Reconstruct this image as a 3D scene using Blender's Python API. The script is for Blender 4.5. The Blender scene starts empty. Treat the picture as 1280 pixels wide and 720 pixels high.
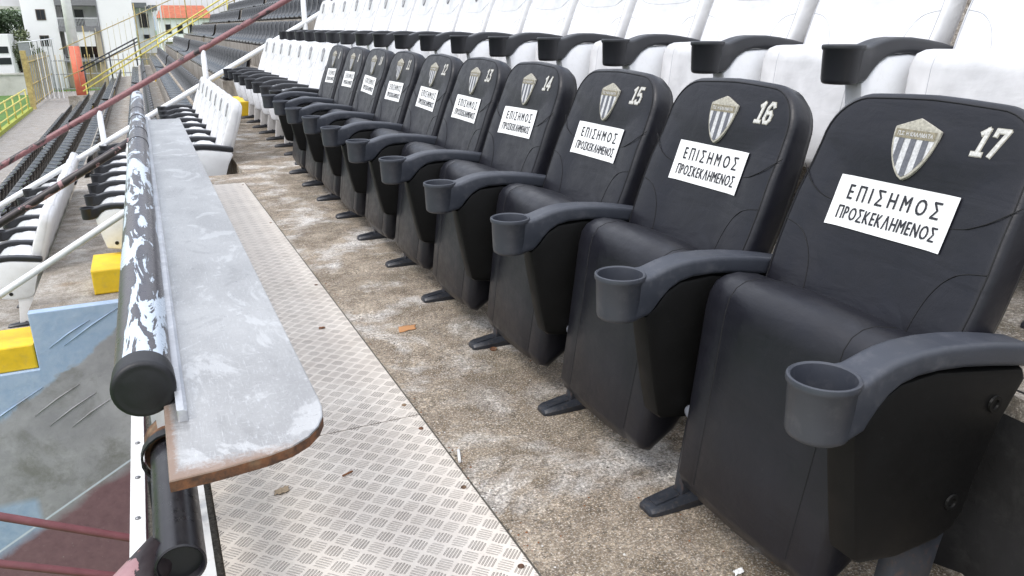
import bpy, bmesh, math, random
from mathutils import Vector, Matrix, noise
R = math.radians
random.seed(7)
scene = bpy.context.scene
col = scene.collection

# ------------------------------------------------------------------ camera, sky, sun, exposure
cam_d = bpy.data.cameras.new('camera'); cam = bpy.data.objects.new('camera', cam_d); col.objects.link(cam)
cam_d.sensor_width = 36; cam_d.lens = 960 / 1280 * 36; cam_d.clip_start = .02; cam_d.clip_end = 3000
PITCH, YAW, ROLL = R(18.825), R(24.831), R(-.222)
fw = Vector((math.sin(YAW) * math.cos(PITCH), math.cos(YAW) * math.cos(PITCH), -math.sin(PITCH)))
rt = Vector((math.cos(YAW), -math.sin(YAW), 0)); up = rt.cross(fw)
rt2 = math.cos(ROLL) * rt + math.sin(ROLL) * up; up2 = -math.sin(ROLL) * rt + math.cos(ROLL) * up
CAM = Vector((0, 0, 1.1023))
mw = Matrix((rt2, up2, -fw)).transposed().to_4x4(); mw.translation = CAM
cam.matrix_world = mw
scene.camera = cam

SUN_EL, SUN_AZ = 52, -115        # azimuth clockwise from +y
world = bpy.data.worlds.new('World'); scene.world = world; world.use_nodes = True
wn = world.node_tree; wn.nodes.clear()
w_out = wn.nodes.new('ShaderNodeOutputWorld'); w_bg = wn.nodes.new('ShaderNodeBackground')
sky = wn.nodes.new('ShaderNodeTexSky'); sky.sky_type = 'NISHITA'; sky.sun_disc = False
sky.sun_elevation = R(SUN_EL); sky.sun_rotation = R(SUN_AZ); sky.dust_density = 2.0; sky.ozone_density = 1.0
w_tc = wn.nodes.new('ShaderNodeTexCoord'); w_no = wn.nodes.new('ShaderNodeTexNoise')
w_no.inputs['Scale'].default_value = 2.6; w_no.inputs['Detail'].default_value = 7; w_no.inputs['Roughness'].default_value = .6
w_mr = wn.nodes.new('ShaderNodeMapRange'); w_mr.inputs[1].default_value = .37; w_mr.inputs[2].default_value = .58
w_mix = wn.nodes.new('ShaderNodeMixRGB'); w_mix.inputs[2].default_value = (11.0, 11.3, 12.0, 1)
wn.links.new(w_tc.outputs['Generated'], w_no.inputs['Vector']); wn.links.new(w_no.outputs['Fac'], w_mr.inputs[0])
wn.links.new(w_mr.outputs[0], w_mix.inputs[0]); wn.links.new(sky.outputs[0], w_mix.inputs[1])
w_sep = wn.nodes.new('ShaderNodeSeparateXYZ'); wn.links.new(w_tc.outputs['Generated'], w_sep.inputs[0])
w_gr = wn.nodes.new('ShaderNodeMapRange'); w_gr.inputs[1].default_value = 0; w_gr.inputs[2].default_value = .9; w_gr.inputs[3].default_value = .52; w_gr.inputs[4].default_value = 1.75
wn.links.new(w_sep.outputs[2], w_gr.inputs[0])                     # an overcast sky is brightest overhead
w_sc = wn.nodes.new('ShaderNodeVectorMath'); w_sc.operation = 'SCALE'
wn.links.new(w_mix.outputs[0], w_sc.inputs[0]); wn.links.new(w_gr.outputs[0], w_sc.inputs['Scale']); wn.links.new(w_sc.outputs[0], w_bg.inputs['Color']); w_bg.inputs['Strength'].default_value = .12
wn.links.new(w_bg.outputs[0], w_out.inputs[0])

sun_d = bpy.data.lights.new('sun', 'SUN'); sun = bpy.data.objects.new('sun', sun_d); col.objects.link(sun)
sun_d.energy = 1.2; sun_d.angle = R(14); sun_d.color = (1, .96, .9)
sd = Vector((math.sin(R(SUN_AZ)) * math.cos(R(SUN_EL)), math.cos(R(SUN_AZ)) * math.cos(R(SUN_EL)), math.sin(R(SUN_EL))))
sun.rotation_euler = sd.to_track_quat('Z', 'Y').to_euler()
scene.view_settings.view_transform = 'Standard'; scene.view_settings.look = 'None'
scene.view_settings.exposure = .44; scene.view_settings.gamma = 1
scene.view_settings.use_curve_mapping = False
scene.cycles.use_denoising = True
scene.cycles.max_bounces = 8

# ------------------------------------------------------------------ material helpers
class NT:
    def __init__(s, name):
        s.m = bpy.data.materials.new(name); s.m.use_nodes = True; s.t = s.m.node_tree
        s.b = s.t.nodes['Principled BSDF']
    def n(s, typ, **kw):
        x = s.t.nodes.new(typ)
        for k, v in kw.items():
            if k.startswith('i_'):
                key = k[2:]; key = int(key) if key.isdigit() else key.replace('_', ' ')
                x.inputs[key].default_value = v
            else: setattr(x, k, v)
        return x
    def l(s, a, b): s.t.links.new(a, b)
    def inp(s, node, idx, v):
        if hasattr(v, 'links') or isinstance(v, bpy.types.NodeSocket): s.l(v, node.inputs[idx])
        else: node.inputs[idx].default_value = v
    def math(s, op, a, b=0.0, c=None, clamp=False):
        x = s.n('ShaderNodeMath', operation=op, use_clamp=clamp); s.inp(x, 0, a); s.inp(x, 1, b)
        if c is not None: s.inp(x, 2, c)
        return x.outputs[0]
    def mix(s, fac, a, b, bt='MIX'):
        x = s.n('ShaderNodeMixRGB', blend_type=bt); s.inp(x, 0, fac)
        s.inp(x, 1, c4(a) if isinstance(a, tuple) else a); s.inp(x, 2, c4(b) if isinstance(b, tuple) else b)
        return x.outputs[0]
    def coord(s, kind='Object', scale=None, rot=None, loc=None):
        o = s.n('ShaderNodeTexCoord').outputs[kind]
        if scale or rot or loc:
            mp = s.n('ShaderNodeMapping'); s.l(o, mp.inputs[0])
            if scale: mp.inputs['Scale'].default_value = scale
            if rot: mp.inputs['Rotation'].default_value = rot
            if loc: mp.inputs['Location'].default_value = loc
            o = mp.outputs[0]
        return o
    def noise(s, vec, scale, detail=4, rough=.55, dist=0):
        x = s.n('ShaderNodeTexNoise'); s.l(vec, x.inputs['Vector']); x.inputs['Scale'].default_value = scale
        x.inputs['Detail'].default_value = detail; x.inputs['Roughness'].default_value = rough; x.inputs['Distortion'].default_value = dist
        return x.outputs['Fac']
    def ramp(s, v, lo, hi, a=0.0, b=1.0):
        x = s.n('ShaderNodeMapRange'); s.l(v, x.inputs[0])
        for i, q in enumerate((lo, hi, a, b)): x.inputs[i + 1].default_value = q
        return x.outputs[0]
    def bump(s, h, strength=.3, dist=.01, prev=None):
        x = s.n('ShaderNodeBump'); x.inputs['Strength'].default_value = strength; x.inputs['Distance'].default_value = dist
        s.l(h, x.inputs['Height'])
        if prev is not None: s.l(prev, x.inputs['Normal'])
        s.l(x.outputs[0], s.b.inputs['Normal']); return x.outputs[0]
    def base(s, v): s.inp(s.b, s.b.inputs.find('Base Color'), c4(v) if isinstance(v, tuple) else v)
    def rough(s, v): s.inp(s.b, s.b.inputs.find('Roughness'), v)
    def metal(s, v): s.inp(s.b, s.b.inputs.find('Metallic'), v)
def c4(c): return (c[0], c[1], c[2], 1.0)
def sep(t, v):
    x = t.n('ShaderNodeSeparateXYZ'); t.l(v, x.inputs[0]); return x.outputs

def plain(name, colr, rough=.5, metal=0.0, var=.12, scale=8, bump=0.0, bscale=200, dirt=None, dirt_amt=.5):
    t = NT(name); v = t.coord()
    nz = t.noise(v, scale, 5, .6)
    k = t.ramp(nz, .3, .7, 1 - var, 1 + var)
    x = t.n('ShaderNodeVectorMath', operation='SCALE'); x.inputs[0].default_value = colr; t.l(k, x.inputs['Scale'])
    cc = x.outputs[0]
    if dirt:
        d = t.ramp(t.noise(v, scale * 2.3, 8, .7), .52, .72, 0, dirt_amt)
        cc = t.mix(d, cc, dirt)
    t.base(cc); t.rough(t.ramp(nz, .3, .7, rough - .06, rough + .06)); t.metal(metal)
    if bump: t.bump(t.noise(v, bscale, 3, .6), bump, .002)
    return t.m

M = {}
def mat_leather(name, colr, rough, ior=.38):
    t = NT(name); v = t.coord()
    n1 = t.noise(v, 5, 4, .6); n2 = t.noise(v, 26, 4, .6)
    k = t.ramp(n1, .3, .7, .8, 1.25)
    x = t.n('ShaderNodeVectorMath', operation='SCALE'); x.inputs[0].default_value = colr; t.l(k, x.inputs['Scale'])
    dust = t.ramp(t.noise(v, 60, 6, .75), .6, .8, 0, .04)
    t.base(t.mix(dust, x.outputs[0], (.30, .29, .27)))
    t.rough(t.ramp(n2, .3, .7, rough - .07, rough + .09))
    vo = t.n('ShaderNodeTexVoronoi', feature='DISTANCE_TO_EDGE'); t.l(v, vo.inputs['Vector']); vo.inputs['Scale'].default_value = 420
    b1 = t.bump(t.ramp(vo.outputs['Distance'], 0, .25), .12, .0006)
    b2 = t.bump(t.noise(v, 14, 5, .55, .6), .25, .006, b1)
    t.bump(t.noise(t.coord(scale=(1, .45, 1.6)), 9, 3, .5, 1.2), .16, .012, b2)
    t.b.inputs['Specular IOR Level'].default_value = ior
    return t.m
M['leather'] = mat_leather('black_leather', (.0082, .0083, .0122), .38)
M['white_leather'] = mat_leather('white_leather', (.62, .62, .63), .40, .5)
M['thread'] = plain('dark_thread', (.004, .004, .005), .8)
M['white_thread'] = plain('grey_thread', (.42, .43, .46), .8)
M['arm'] = plain('slate_plastic', (.032, .036, .047), .46, var=.10, scale=14, bump=.12, bscale=700, dirt=(.10, .10, .11), dirt_amt=.4)
M['arm_black'] = plain('black_plastic_arm', (.016, .017, .021), .42, var=.1, bump=.1, bscale=700)
def mat_scuffed(name, colr):
    t = NT(name); v = t.coord()
    k = t.noise(v, 9, 4)
    vs = t.coord(scale=(30, 160, 160), rot=(0, R(35), 0))
    sc = t.ramp(t.noise(vs, 1.2, 6, .75), .60, .72, 0, .25)
    t.base(t.mix(sc, colr, (.035, .037, .042))); t.rough(t.ramp(k, .3, .7, .42, .62))
    t.bump(t.noise(v, 300, 3), .12, .001); t.b.inputs['Specular IOR Level'].default_value = .17; return t.m
M['panel'] = mat_scuffed('scuffed_black_plastic', (.0038, .0037, .0037))
M['panel_white'] = plain('white_plastic', (.72, .73, .75), .45, var=.05, dirt=(.4, .38, .34), dirt_amt=.25)
M['shell'] = plain('black_shell', (.006, .006, .007), .5)
M['shell_white'] = plain('white_shell', (.74, .74, .75), .45, var=.05, dirt=(.45, .42, .38), dirt_amt=.25)
M['steel_dark'] = plain('dark_painted_steel', (.022, .026, .034), .42, var=.2, scale=30, dirt=(.16, .07, .03), dirt_amt=.35)
M['foot'] = plain('foot_plastic', (.020, .023, .030), .38, var=.25, scale=40, dirt=(.12, .10, .08), dirt_amt=.5)
M['cap'] = plain('grey_cap', (.16, .17, .20), .45)
M['bolt'] = plain('steel_bolt', (.25, .25, .26), .35, .8)
M['paper'] = plain('white_paper', (.80, .80, .80), .6, var=.02)
M['ink'] = plain('black_ink', (.014, .014, .02), .6)
M['badge_edge'] = plain('badge_gold_thread', (.37, .35, .30), .8, var=.35, scale=160, bump=.3, bscale=900)
M['badge_band'] = plain('badge_band_thread', (.22, .195, .14), .85, var=.35, scale=200, bump=.3, bscale=900)
M['badge_white'] = plain('badge_white_thread', (.52, .52, .53), .8, var=.25, scale=200, bump=.3, bscale=900)
M['badge_grey'] = plain('badge_grey_thread', (.115, .12, .14), .8, var=.25, scale=200, bump=.3, bscale=900)
M['badge_silver'] = plain('badge_silver_thread', (.26, .26, .28), .8, var=.25, scale=200)
M['number'] = plain('cream_thread', (.52, .51, .49), .8, var=.3, scale=200, bump=.3, bscale=900)

def mat_concrete(name, a=(.39, .318, .235), b=(.135, .095, .055), white=(.78, .76, .73), grain=1.0, whiteamt=.9, brown=.9, mossamt=.85):
    t = NT(name); v = t.coord()
    big = t.noise(v, 1.6, 6, .6, .5); mid = t.noise(v, 6.5, 8, .68, .3); fine = t.noise(v, 120, 6, .85); fine2 = t.noise(v, 190, 4, .8)
    c = t.mix(t.ramp(mid, .40, .62, 0, brown), a, b)
    c = t.mix(t.ramp(t.noise(v, 3.1, 7, .65, .4), .50, .66, 0, whiteamt), c, white)
    c = t.mix(t.ramp(big, .50, .68, 0, .6), c, b)
    c = t.mix(t.ramp(t.noise(t.coord(loc=(3, 1, 0)), 2.2, 5, .6), .60, .74, 0, .45), c, (.32, .19, .075))   # rust-brown lichen tint
    X_, Y_, Z_ = sep(t, v)
    moss = t.math('MULTIPLY', t.ramp(t.noise(v, 2.7, 7, .7, .6), .47, .62), t.ramp(t.math('ADD', X_, t.math('MULTIPLY', t.noise(v, 2, 3), .5)), .95, 1.3, .25, 1))
    c = t.mix(t.math('MULTIPLY', moss, mossamt), c, (.115, .088, .045))
    streak = t.ramp(t.noise(t.coord(scale=(1.1, 4.5, 1)), 2.2, 7, .7, .4), .54, .66, 0, .55)
    c = t.mix(streak, c, (.16, .125, .09))
    sp = t.ramp(fine, .38, .54, .80 * grain, 0); c = t.mix(sp, c, (.085, .067, .05))
    sp2 = t.ramp(fine2, .52, .64, 0, .75 * grain); c = t.mix(sp2, c, (.72, .68, .62))
    ag = t.n('ShaderNodeTexVoronoi'); t.l(v, ag.inputs['Vector']); ag.inputs['Scale'].default_value = 190
    agx = t.n('ShaderNodeSeparateColor'); t.l(ag.outputs['Color'], agx.inputs[0])
    ag2 = t.n('ShaderNodeTexVoronoi'); t.l(v, ag2.inputs['Vector']); ag2.inputs['Scale'].default_value = 95
    agy = t.n('ShaderNodeSeparateColor'); t.l(ag2.outputs['Color'], agy.inputs[0])
    wear = t.ramp(t.noise(v, 9, 6, .7), .35, .6, .35, 1)
    kk = t.math('MULTIPLY', t.ramp(agx.outputs[0], 0, 1, .52, 1.5), t.ramp(agy.outputs[1], 0, 1, .78, 1.25))
    kk = t.math('ADD', 1.0, t.math('MULTIPLY', t.math('SUBTRACT', kk, 1.0), t.math('MULTIPLY', wear, grain)))
    sc_ = t.n('ShaderNodeVectorMath', operation='SCALE'); t.l(c, sc_.inputs[0]); t.l(kk, sc_.inputs['Scale']); c = sc_.outputs[0]
    vo = t.n('ShaderNodeTexVoronoi', feature='DISTANCE_TO_EDGE'); vo.inputs['Scale'].default_value = 1.1
    wv = t.n('ShaderNodeVectorMath', operation='ADD'); t.l(v, wv.inputs[0])
    nv = t.n('ShaderNodeTexNoise'); t.l(v, nv.inputs['Vector']); nv.inputs['Scale'].default_value = 5; t.l(nv.outputs['Color'], wv.inputs[1]); t.l(wv.outputs[0], vo.inputs['Vector'])
    crack = t.math('MULTIPLY', t.ramp(vo.outputs['Distance'], 0, .005, .7, 0), t.ramp(t.noise(v, 1.3, 2), .45, .6))
    c = t.mix(crack, c, (.05, .04, .03))
    t.base(c); t.rough(t.ramp(mid, .3, .7, .72, .95))
    b1 = t.bump(fine, .8, .005); b2 = t.bump(mid, .25, .01, b1)
    t.bump(t.ramp(vo.outputs['Distance'], 0, .008), .3, .003, b2)
    return t.m
M['floor'] = mat_concrete('weathered_concrete')
M['tier'] = mat_concrete('terrace_concrete', a=(.38, .355, .32), b=(.17, .14, .105), white=(.55, .53, .5), grain=.8, whiteamt=.6)
M['riser'] = plain('black_stained_concrete', (.009, .009, .010), .75, var=.5, scale=6, bump=.6, bscale=60, dirt=(.05, .05, .048), dirt_amt=.35)
def mat_ledge():
    t = NT('streaked_concrete'); v = t.coord(scale=(1, 9, .6)); n = t.noise(v, 2.0, 6, .7)
    c = t.mix(t.ramp(n, .38, .62), (.10, .085, .07), (.40, .37, .33)); t.base(c); t.rough(.9)
    t.bump(t.noise(t.coord(), 40, 4), .4, .005); return t.m
M['ledge'] = mat_ledge()

def mat_tread():
    t = NT('five_bar_tread_plate'); v = t.coord(); X, Y, Z = sep(t, v)
    s = .0414
    x0 = t.math('SUBTRACT', X, .061); y0 = t.math('SUBTRACT', Y, 1.744)
    a = t.math('DIVIDE', t.math('MULTIPLY', t.math('ADD', x0, y0), .70711), s)
    b = t.math('DIVIDE', t.math('MULTIPLY', t.math('SUBTRACT', y0, x0), .70711), s)
    a = t.math('ADD', a, .5); b = t.math('ADD', b, .5)
    ia = t.math('FLOOR', a); ib = t.math('FLOOR', b); fa = t.math('SUBTRACT', t.math('FRACT', a), .5); fb = t.math('SUBTRACT', t.math('FRACT', b), .5)
    par = t.math('FLOORED_MODULO', t.math('ADD', ia, ib), 2.0)          # 0: bars run along a, 1: along b
    along = t.math('ADD', t.math('MULTIPLY', fa, t.math('SUBTRACT', 1, par)), t.math('MULTIPLY', fb, par))
    across = t.math('ADD', t.math('MULTIPLY', fb, t.math('SUBTRACT', 1, par)), t.math('MULTIPLY', fa, par))
    k = t.math('MULTIPLY', t.math('ADD', across, .45), 1 / .18)         # five bars over .9 of the cell
    fk = t.math('ABSOLUTE', t.math('SUBTRACT', t.math('FRACT', k), .5)) # 0 at bar centre
    lim = t.math('SUBTRACT', .45, t.math('MULTIPLY', t.math('ABSOLUTE', across), .22))
    end = t.math('DIVIDE', t.math('SUBTRACT', lim, t.math('ABSOLUTE', along)), .10, clamp=True)
    ins = t.math('LESS_THAN', t.math('ABSOLUTE', across), .45)
    prof = t.math('SUBTRACT', 1.0, t.math('MULTIPLY', fk, 3.3), clamp=True)
    prof = t.math('POWER', prof, .7)
    h = t.math('MULTIPLY', t.math('MULTIPLY', prof, end), ins)
    n1 = t.noise(v, 4, 6, .65); n2 = t.noise(v, 70, 6, .75)
    c = t.mix(t.ramp(n1, .35, .65), (.57, .51, .445), (.68, .625, .555))
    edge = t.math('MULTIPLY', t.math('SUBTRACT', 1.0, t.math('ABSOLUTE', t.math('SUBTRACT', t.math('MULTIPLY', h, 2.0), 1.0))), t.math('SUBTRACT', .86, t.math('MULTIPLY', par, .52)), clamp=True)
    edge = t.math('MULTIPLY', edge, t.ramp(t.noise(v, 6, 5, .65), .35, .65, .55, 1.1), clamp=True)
    c = t.mix(edge, c, (.115, .095, .08))                                     # shade on bar sides painted in with grime, heavier on one bar direction
    c = t.mix(t.ramp(n2, .60, .78, 0, .55), c, (.26, .22, .17))
    c = t.mix(t.ramp(t.noise(v, 1.7, 6, .6), .52, .75, 0, .35), c, (.36, .32, .26))
    t.base(c); t.metal(.0); t.rough(t.ramp(n1, .3, .7, .42, .6))
    t.bump(h, 1.0, .0022); return t.m
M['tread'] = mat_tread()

def mat_counter():
    t = NT('worn_sheet_metal'); v = t.coord(); X, Y, Z = sep(t, v)
    n1 = t.noise(t.coord(scale=(2.2, 1.0, 2)), 2.6, 4, .5, .2); n2 = t.noise(t.coord(scale=(22, 60, 60), rot=(0, 0, .35)), 2.2, 9, .82); n3 = t.noise(v, 90, 6, .8); n4 = t.noise(t.coord(scale=(70, 12, 60), rot=(0, 0, -.5)), 3, 8, .8)
    c = t.mix(t.ramp(n1, .36, .64), (.33, .325, .32), (.45, .445, .435))
    sc1 = t.noise(t.coord(scale=(90, 3.5, 40), rot=(0, 0, .06)), 3.2, 6, .8); sc2 = t.noise(t.coord(scale=(5, 120, 40), rot=(0, 0, .22)), 2.0, 7, .8)
    c = t.mix(t.ramp(sc1, .58, .66, 0, .55), c, (.66, .66, .65)); c = t.mix(t.ramp(sc1, .40, .33, 0, .45), c, (.20, .195, .19))
    c = t.mix(t.ramp(sc2, .60, .67, 0, .5), c, (.68, .68, .67))
    stain = t.noise(t.coord(loc=(4, 2, 0), scale=(2.6, 1.4, 1)), 3.4, 7, .68, .7); c = t.mix(t.ramp(stain, .55, .60, 0, .38), c, (.70, .70, .69)); c = t.mix(t.ramp(stain, .44, .36, 0, .4), c, (.24, .235, .23)); c = t.mix(t.ramp(n4, .54, .66, 0, .6), c, (.62, .63, .64))
    c = t.mix(t.ramp(n2, .55, .66, 0, .5), c, (.74, .74, .74))
    c = t.mix(t.ramp(n3, .60, .72, 0, .45), c, (.26, .25, .25))
    # rust creeping in from the near edge and the cut sides
    ny = t.ramp(Y, 1.055, 1.13, 1, 0); nx = t.ramp(X, -.04, -.015, 1, 0)
    e = t.math('MAXIMUM', ny, t.math('MULTIPLY', nx, t.ramp(Y, 1.2, 1.9, 1, 0)))
    r = t.math('MULTIPLY', t.ramp(t.math('ADD', e, t.math('MULTIPLY', t.noise(v, 130, 6, .75), .9)), .98, 1.35), .85, clamp=True)
    c = t.mix(r, c, (.20, .12, .075))
    t.base(c); t.metal(t.math('SUBTRACT', .7, t.math('MULTIPLY', r, .65))); t.rough(t.ramp(n2, .35, .65, .24, .46)); t.bump(n2, .08, .002); return t.m
M['counter'] = mat_counter()
def mat_rust(name='rust', a=(.17, .07, .03), b=(.05, .028, .018)):
    t = NT(name); v = t.coord(); n = t.noise(v, 45, 8, .7); n2 = t.noise(v, 9, 4)
    c = t.mix(t.ramp(n, .38, .62), a, b); c = t.mix(t.ramp(n2, .52, .66, 0, .7), c, (.30, .24, .15)); t.base(c); t.rough(.85); t.bump(n, .5, .002); return t.m
M['rust'] = mat_rust()
M['upstand'] = plain('grey_worn_steel', (.42, .43, .45), .35, .5, var=.2, scale=12, dirt=(.7, .7, .7), dirt_amt=.6)
def mat_peel(name, under, paint, th, scale, stretch=(1, .35, 1), rough=.4, off=0.0, bigw=.6):
    t = NT(name); v = t.coord(scale=stretch, loc=(off, off, 0))
    n = t.noise(v, scale, 8, .62, .9); big = t.noise(v, scale * .25, 3, .5)
    s = t.math('ADD', n, t.math('MULTIPLY', t.math('SUBTRACT', big, .5), bigw))
    k = t.ramp(s, th, th + .012)
    nn = t.noise(t.coord(), 40, 5, .7)
    u = t.mix(t.ramp(nn, .35, .65, 0, .5), under, tuple(min(1, q * 2.2 + .01) for q in under))
    p = t.mix(t.ramp(nn, .4, .7, 0, .35), paint, tuple(q * .72 for q in paint))
    edge = t.math('SUBTRACT', t.ramp(s, th - .02, th), t.ramp(s, th, th + .02))
    c = t.mix(k, u, p); c = t.mix(t.math('MULTIPLY', edge, .7, clamp=True), c, (.015, .014, .016))
    t.base(c); t.rough(t.ramp(nn, .3, .7, rough - .08, rough + .12))
    t.bump(k, .6, .0015); return t.m
M['pipe'] = mat_peel('black_pipe_with_peeling_blue_paint', (.036, .032, .038), (.50, .57, .65), .528, 13.0, (1.7, .24, 1.7), rough=.3, bigw=.6)
M['pipe_low'] = mat_peel('black_pipe_with_flaking_paint', (.008, .007, .010), (.42, .24, .27), .68, 22, rough=.3)
M['rail_red'] = mat_peel('worn_red_brown_rail_paint', (.15, .062, .066), (.028, .020, .022), .56, 3.0, (1, 1, 1))
M['rail_pink'] = mat_peel('black_rail_with_pink_patches', (.022, .016, .018), (.34, .19, .20), .52, 6.5, (1, 1, 1))
M['cap_black'] = plain('black_stand_in_for_dark_bore', (.007, .007, .009), .5, var=.3, scale=30, bump=.1)
M['white_paint'] = plain('white_painted_steel', (.74, .75, .77), .42, var=.06, scale=10, dirt=(.45, .43, .40), dirt_amt=.35)
M['strip'] = plain('white_metal_strip', (.72, .72, .70), .4, var=.06, scale=14, dirt=(.35, .30, .24), dirt_amt=.5)
M['yellow'] = plain('yellow_paint', (.78, .52, .02), .6, var=.12, scale=9, bump=.4, bscale=70, dirt=(.45, .33, .12), dirt_amt=.4)
M['yellow_rail'] = plain('faded_yellow_paint', (.62, .54, .13), .5, var=.2, scale=6, dirt=(.24, .18, .08), dirt_amt=.6)
M['fence_rust'] = plain('rusty_yellow_paint', (.40, .31, .12), .6, var=.35, scale=5, dirt=(.2, .09, .04), dirt_amt=.7)
M['gravel'] = plain('dark_grit', (.07, .062, .05), .95, var=.7, scale=120, bump=1, bscale=90, dirt=(.28, .26, .22), dirt_amt=.6)
def mat_wall():
    t = NT('painted_wall_blue_grey_maroon'); v = t.coord(); X, Y, Z = sep(t, v)
    n = t.noise(v, 3.2, 7, .6, .4); n2 = t.noise(v, 14, 6, .65); n3 = t.noise(v, 45, 5, .7)
    blue = t.mix(t.ramp(n2, .35, .7), (.31, .42, .58), (.40, .50, .64))
    grey = t.mix(t.ramp(n, .35, .65), (.30, .30, .32), (.42, .42, .44))
    grey = t.mix(t.ramp(t.noise(v, 2.4, 8, .72, .3), .50, .68, 0, .85), grey, (.20, .20, .185))      # damp mould
    maroon = t.mix(t.ramp(n2, .3, .7), (.19, .105, .12), (.25, .145, .16))
    wob = t.math('MULTIPLY', t.math('SUBTRACT', n, .5), .35)
    d1 = t.math('SUBTRACT', t.math('ADD', t.math('MULTIPLY', X, .653), -.845), t.math('ADD', Z, wob))     # >0 below blue/grey border
    d2 = t.math('SUBTRACT', t.math('ADD', t.math('MULTIPLY', X, .553), -1.967), Z)                        # >0 below the maroon line
    c = t.mix(t.ramp(d1, -.02, .02), blue, grey)
    c = t.mix(t.math('MULTIPLY', t.ramp(X, -1.25, -1.20, 1, 0), t.ramp(Z, -2.40, -2.46, 0, 1)), c, blue)
    hz = t.ramp(t.math('ADD', d2, t.math('MULTIPLY', t.math('SUBTRACT', n, .5), .25)), .0, .10)
    c = t.mix(hz, c, maroon)
    line = t.ramp(t.math('ABSOLUTE', d2), .006, .012, 1, 0); c = t.mix(line, c, (.62, .68, .76))
    c = t.mix(t.ramp(n3, .62, .75, 0, .4), c, (.5, .5, .5))
    t.base(c); t.rough(.8)
    b1 = t.bump(n2, .35, .01); t.bump(n3, .3, .004, b1); return t.m
M['pit_wall'] = mat_wall()
M['maroon'] = plain('maroon_paint', (.20, .075, .085), .5, var=.15, scale=8, dirt=(.28, .16, .15), dirt_amt=.3)
M['maroon_floor'] = plain('maroon_floor_paint', (.11, .045, .055), .7, var=.25, scale=3)
M['bucket'] = plain('glossy_black_seat_plastic', (.004, .0045, .007), .24, var=.3, scale=9)
M['bucket'].node_tree.nodes['Principled BSDF'].inputs['Specular IOR Level'].default_value = .26
M['grass'] = plain('grass_field', (.07, .15, .025), .9, var=.35, scale=2.0, bump=.6, bscale=40)
M['moss'] = plain('yellow_green_kerb_paint', (.30, .33, .04), .7, var=.3, scale=5)
M['walk'] = mat_concrete('grey_walkway', a=(.28, .265, .25), b=(.19, .17, .15), white=(.36, .34, .33), grain=.5, whiteamt=.5, brown=.6)
M['plaster'] = plain('white_plaster', (.80, .80, .80), .8, var=.03, scale=.6)
M['beige_plaster'] = plain('beige_plaster', (.42, .36, .27), .85, var=.1, scale=.8)
M['grey_slab'] = plain('grey_slab_edge', (.19, .19, .20), .8, var=.1)
M['glass'] = plain('dark_window_glass', (.02, .022, .028), .12, var=.2, scale=1)
M['brown_frame'] = plain('brown_frame', (.10, .075, .06), .5)
M['curtain'] = plain('pale_awning', (.72, .72, .72), .8, var=.05)
M['roof_tile'] = plain('terracotta_roof', (.38, .11, .055), .85, var=.25, scale=2)
M['pole'] = plain('weathered_white_pole', (.88, .87, .88), .6, var=.08, scale=3)
M['orange'] = plain('red_orange_paint', (.62, .15, .085), .6, var=.15, scale=4, dirt=(.55, .28, .2), dirt_amt=.4)
M['garden_wall'] = plain('stained_white_wall', (.55, .53, .50), .85, var=.15, scale=.8, dirt=(.3, .28, .24), dirt_amt=.5)
M['bar_pale'] = plain('pale_yellowish_steel', (.45, .42, .30), .5, var=.2)
M['mesh_grey'] = plain('grey_steel_mesh', (.25, .26, .27), .5)
M['bark'] = plain('bark', (.07, .05, .035), .9, var=.3)
M['leaf_dark'] = plain('dark_foliage', (.028, .052, .018), .7, var=.45, scale=.9)
M['leaf_olive'] = plain('olive_foliage', (.085, .105, .045), .7, var=.45, scale=.9)
M['litter_orange'] = plain('orange_peel', (.42, .21, .09), .9)
M['leaf_tan'] = plain('tan_leaf', (.36, .28, .19), .9)
M['tissue'] = plain('white_tissue', (.8, .8, .79), .8)
M['leaf_brown'] = plain('dry_leaf', (.20, .08, .03), .8)
M['hill'] = plain('far_hill', (.20, .26, .32), 1, var=.3, scale=.01)

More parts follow.
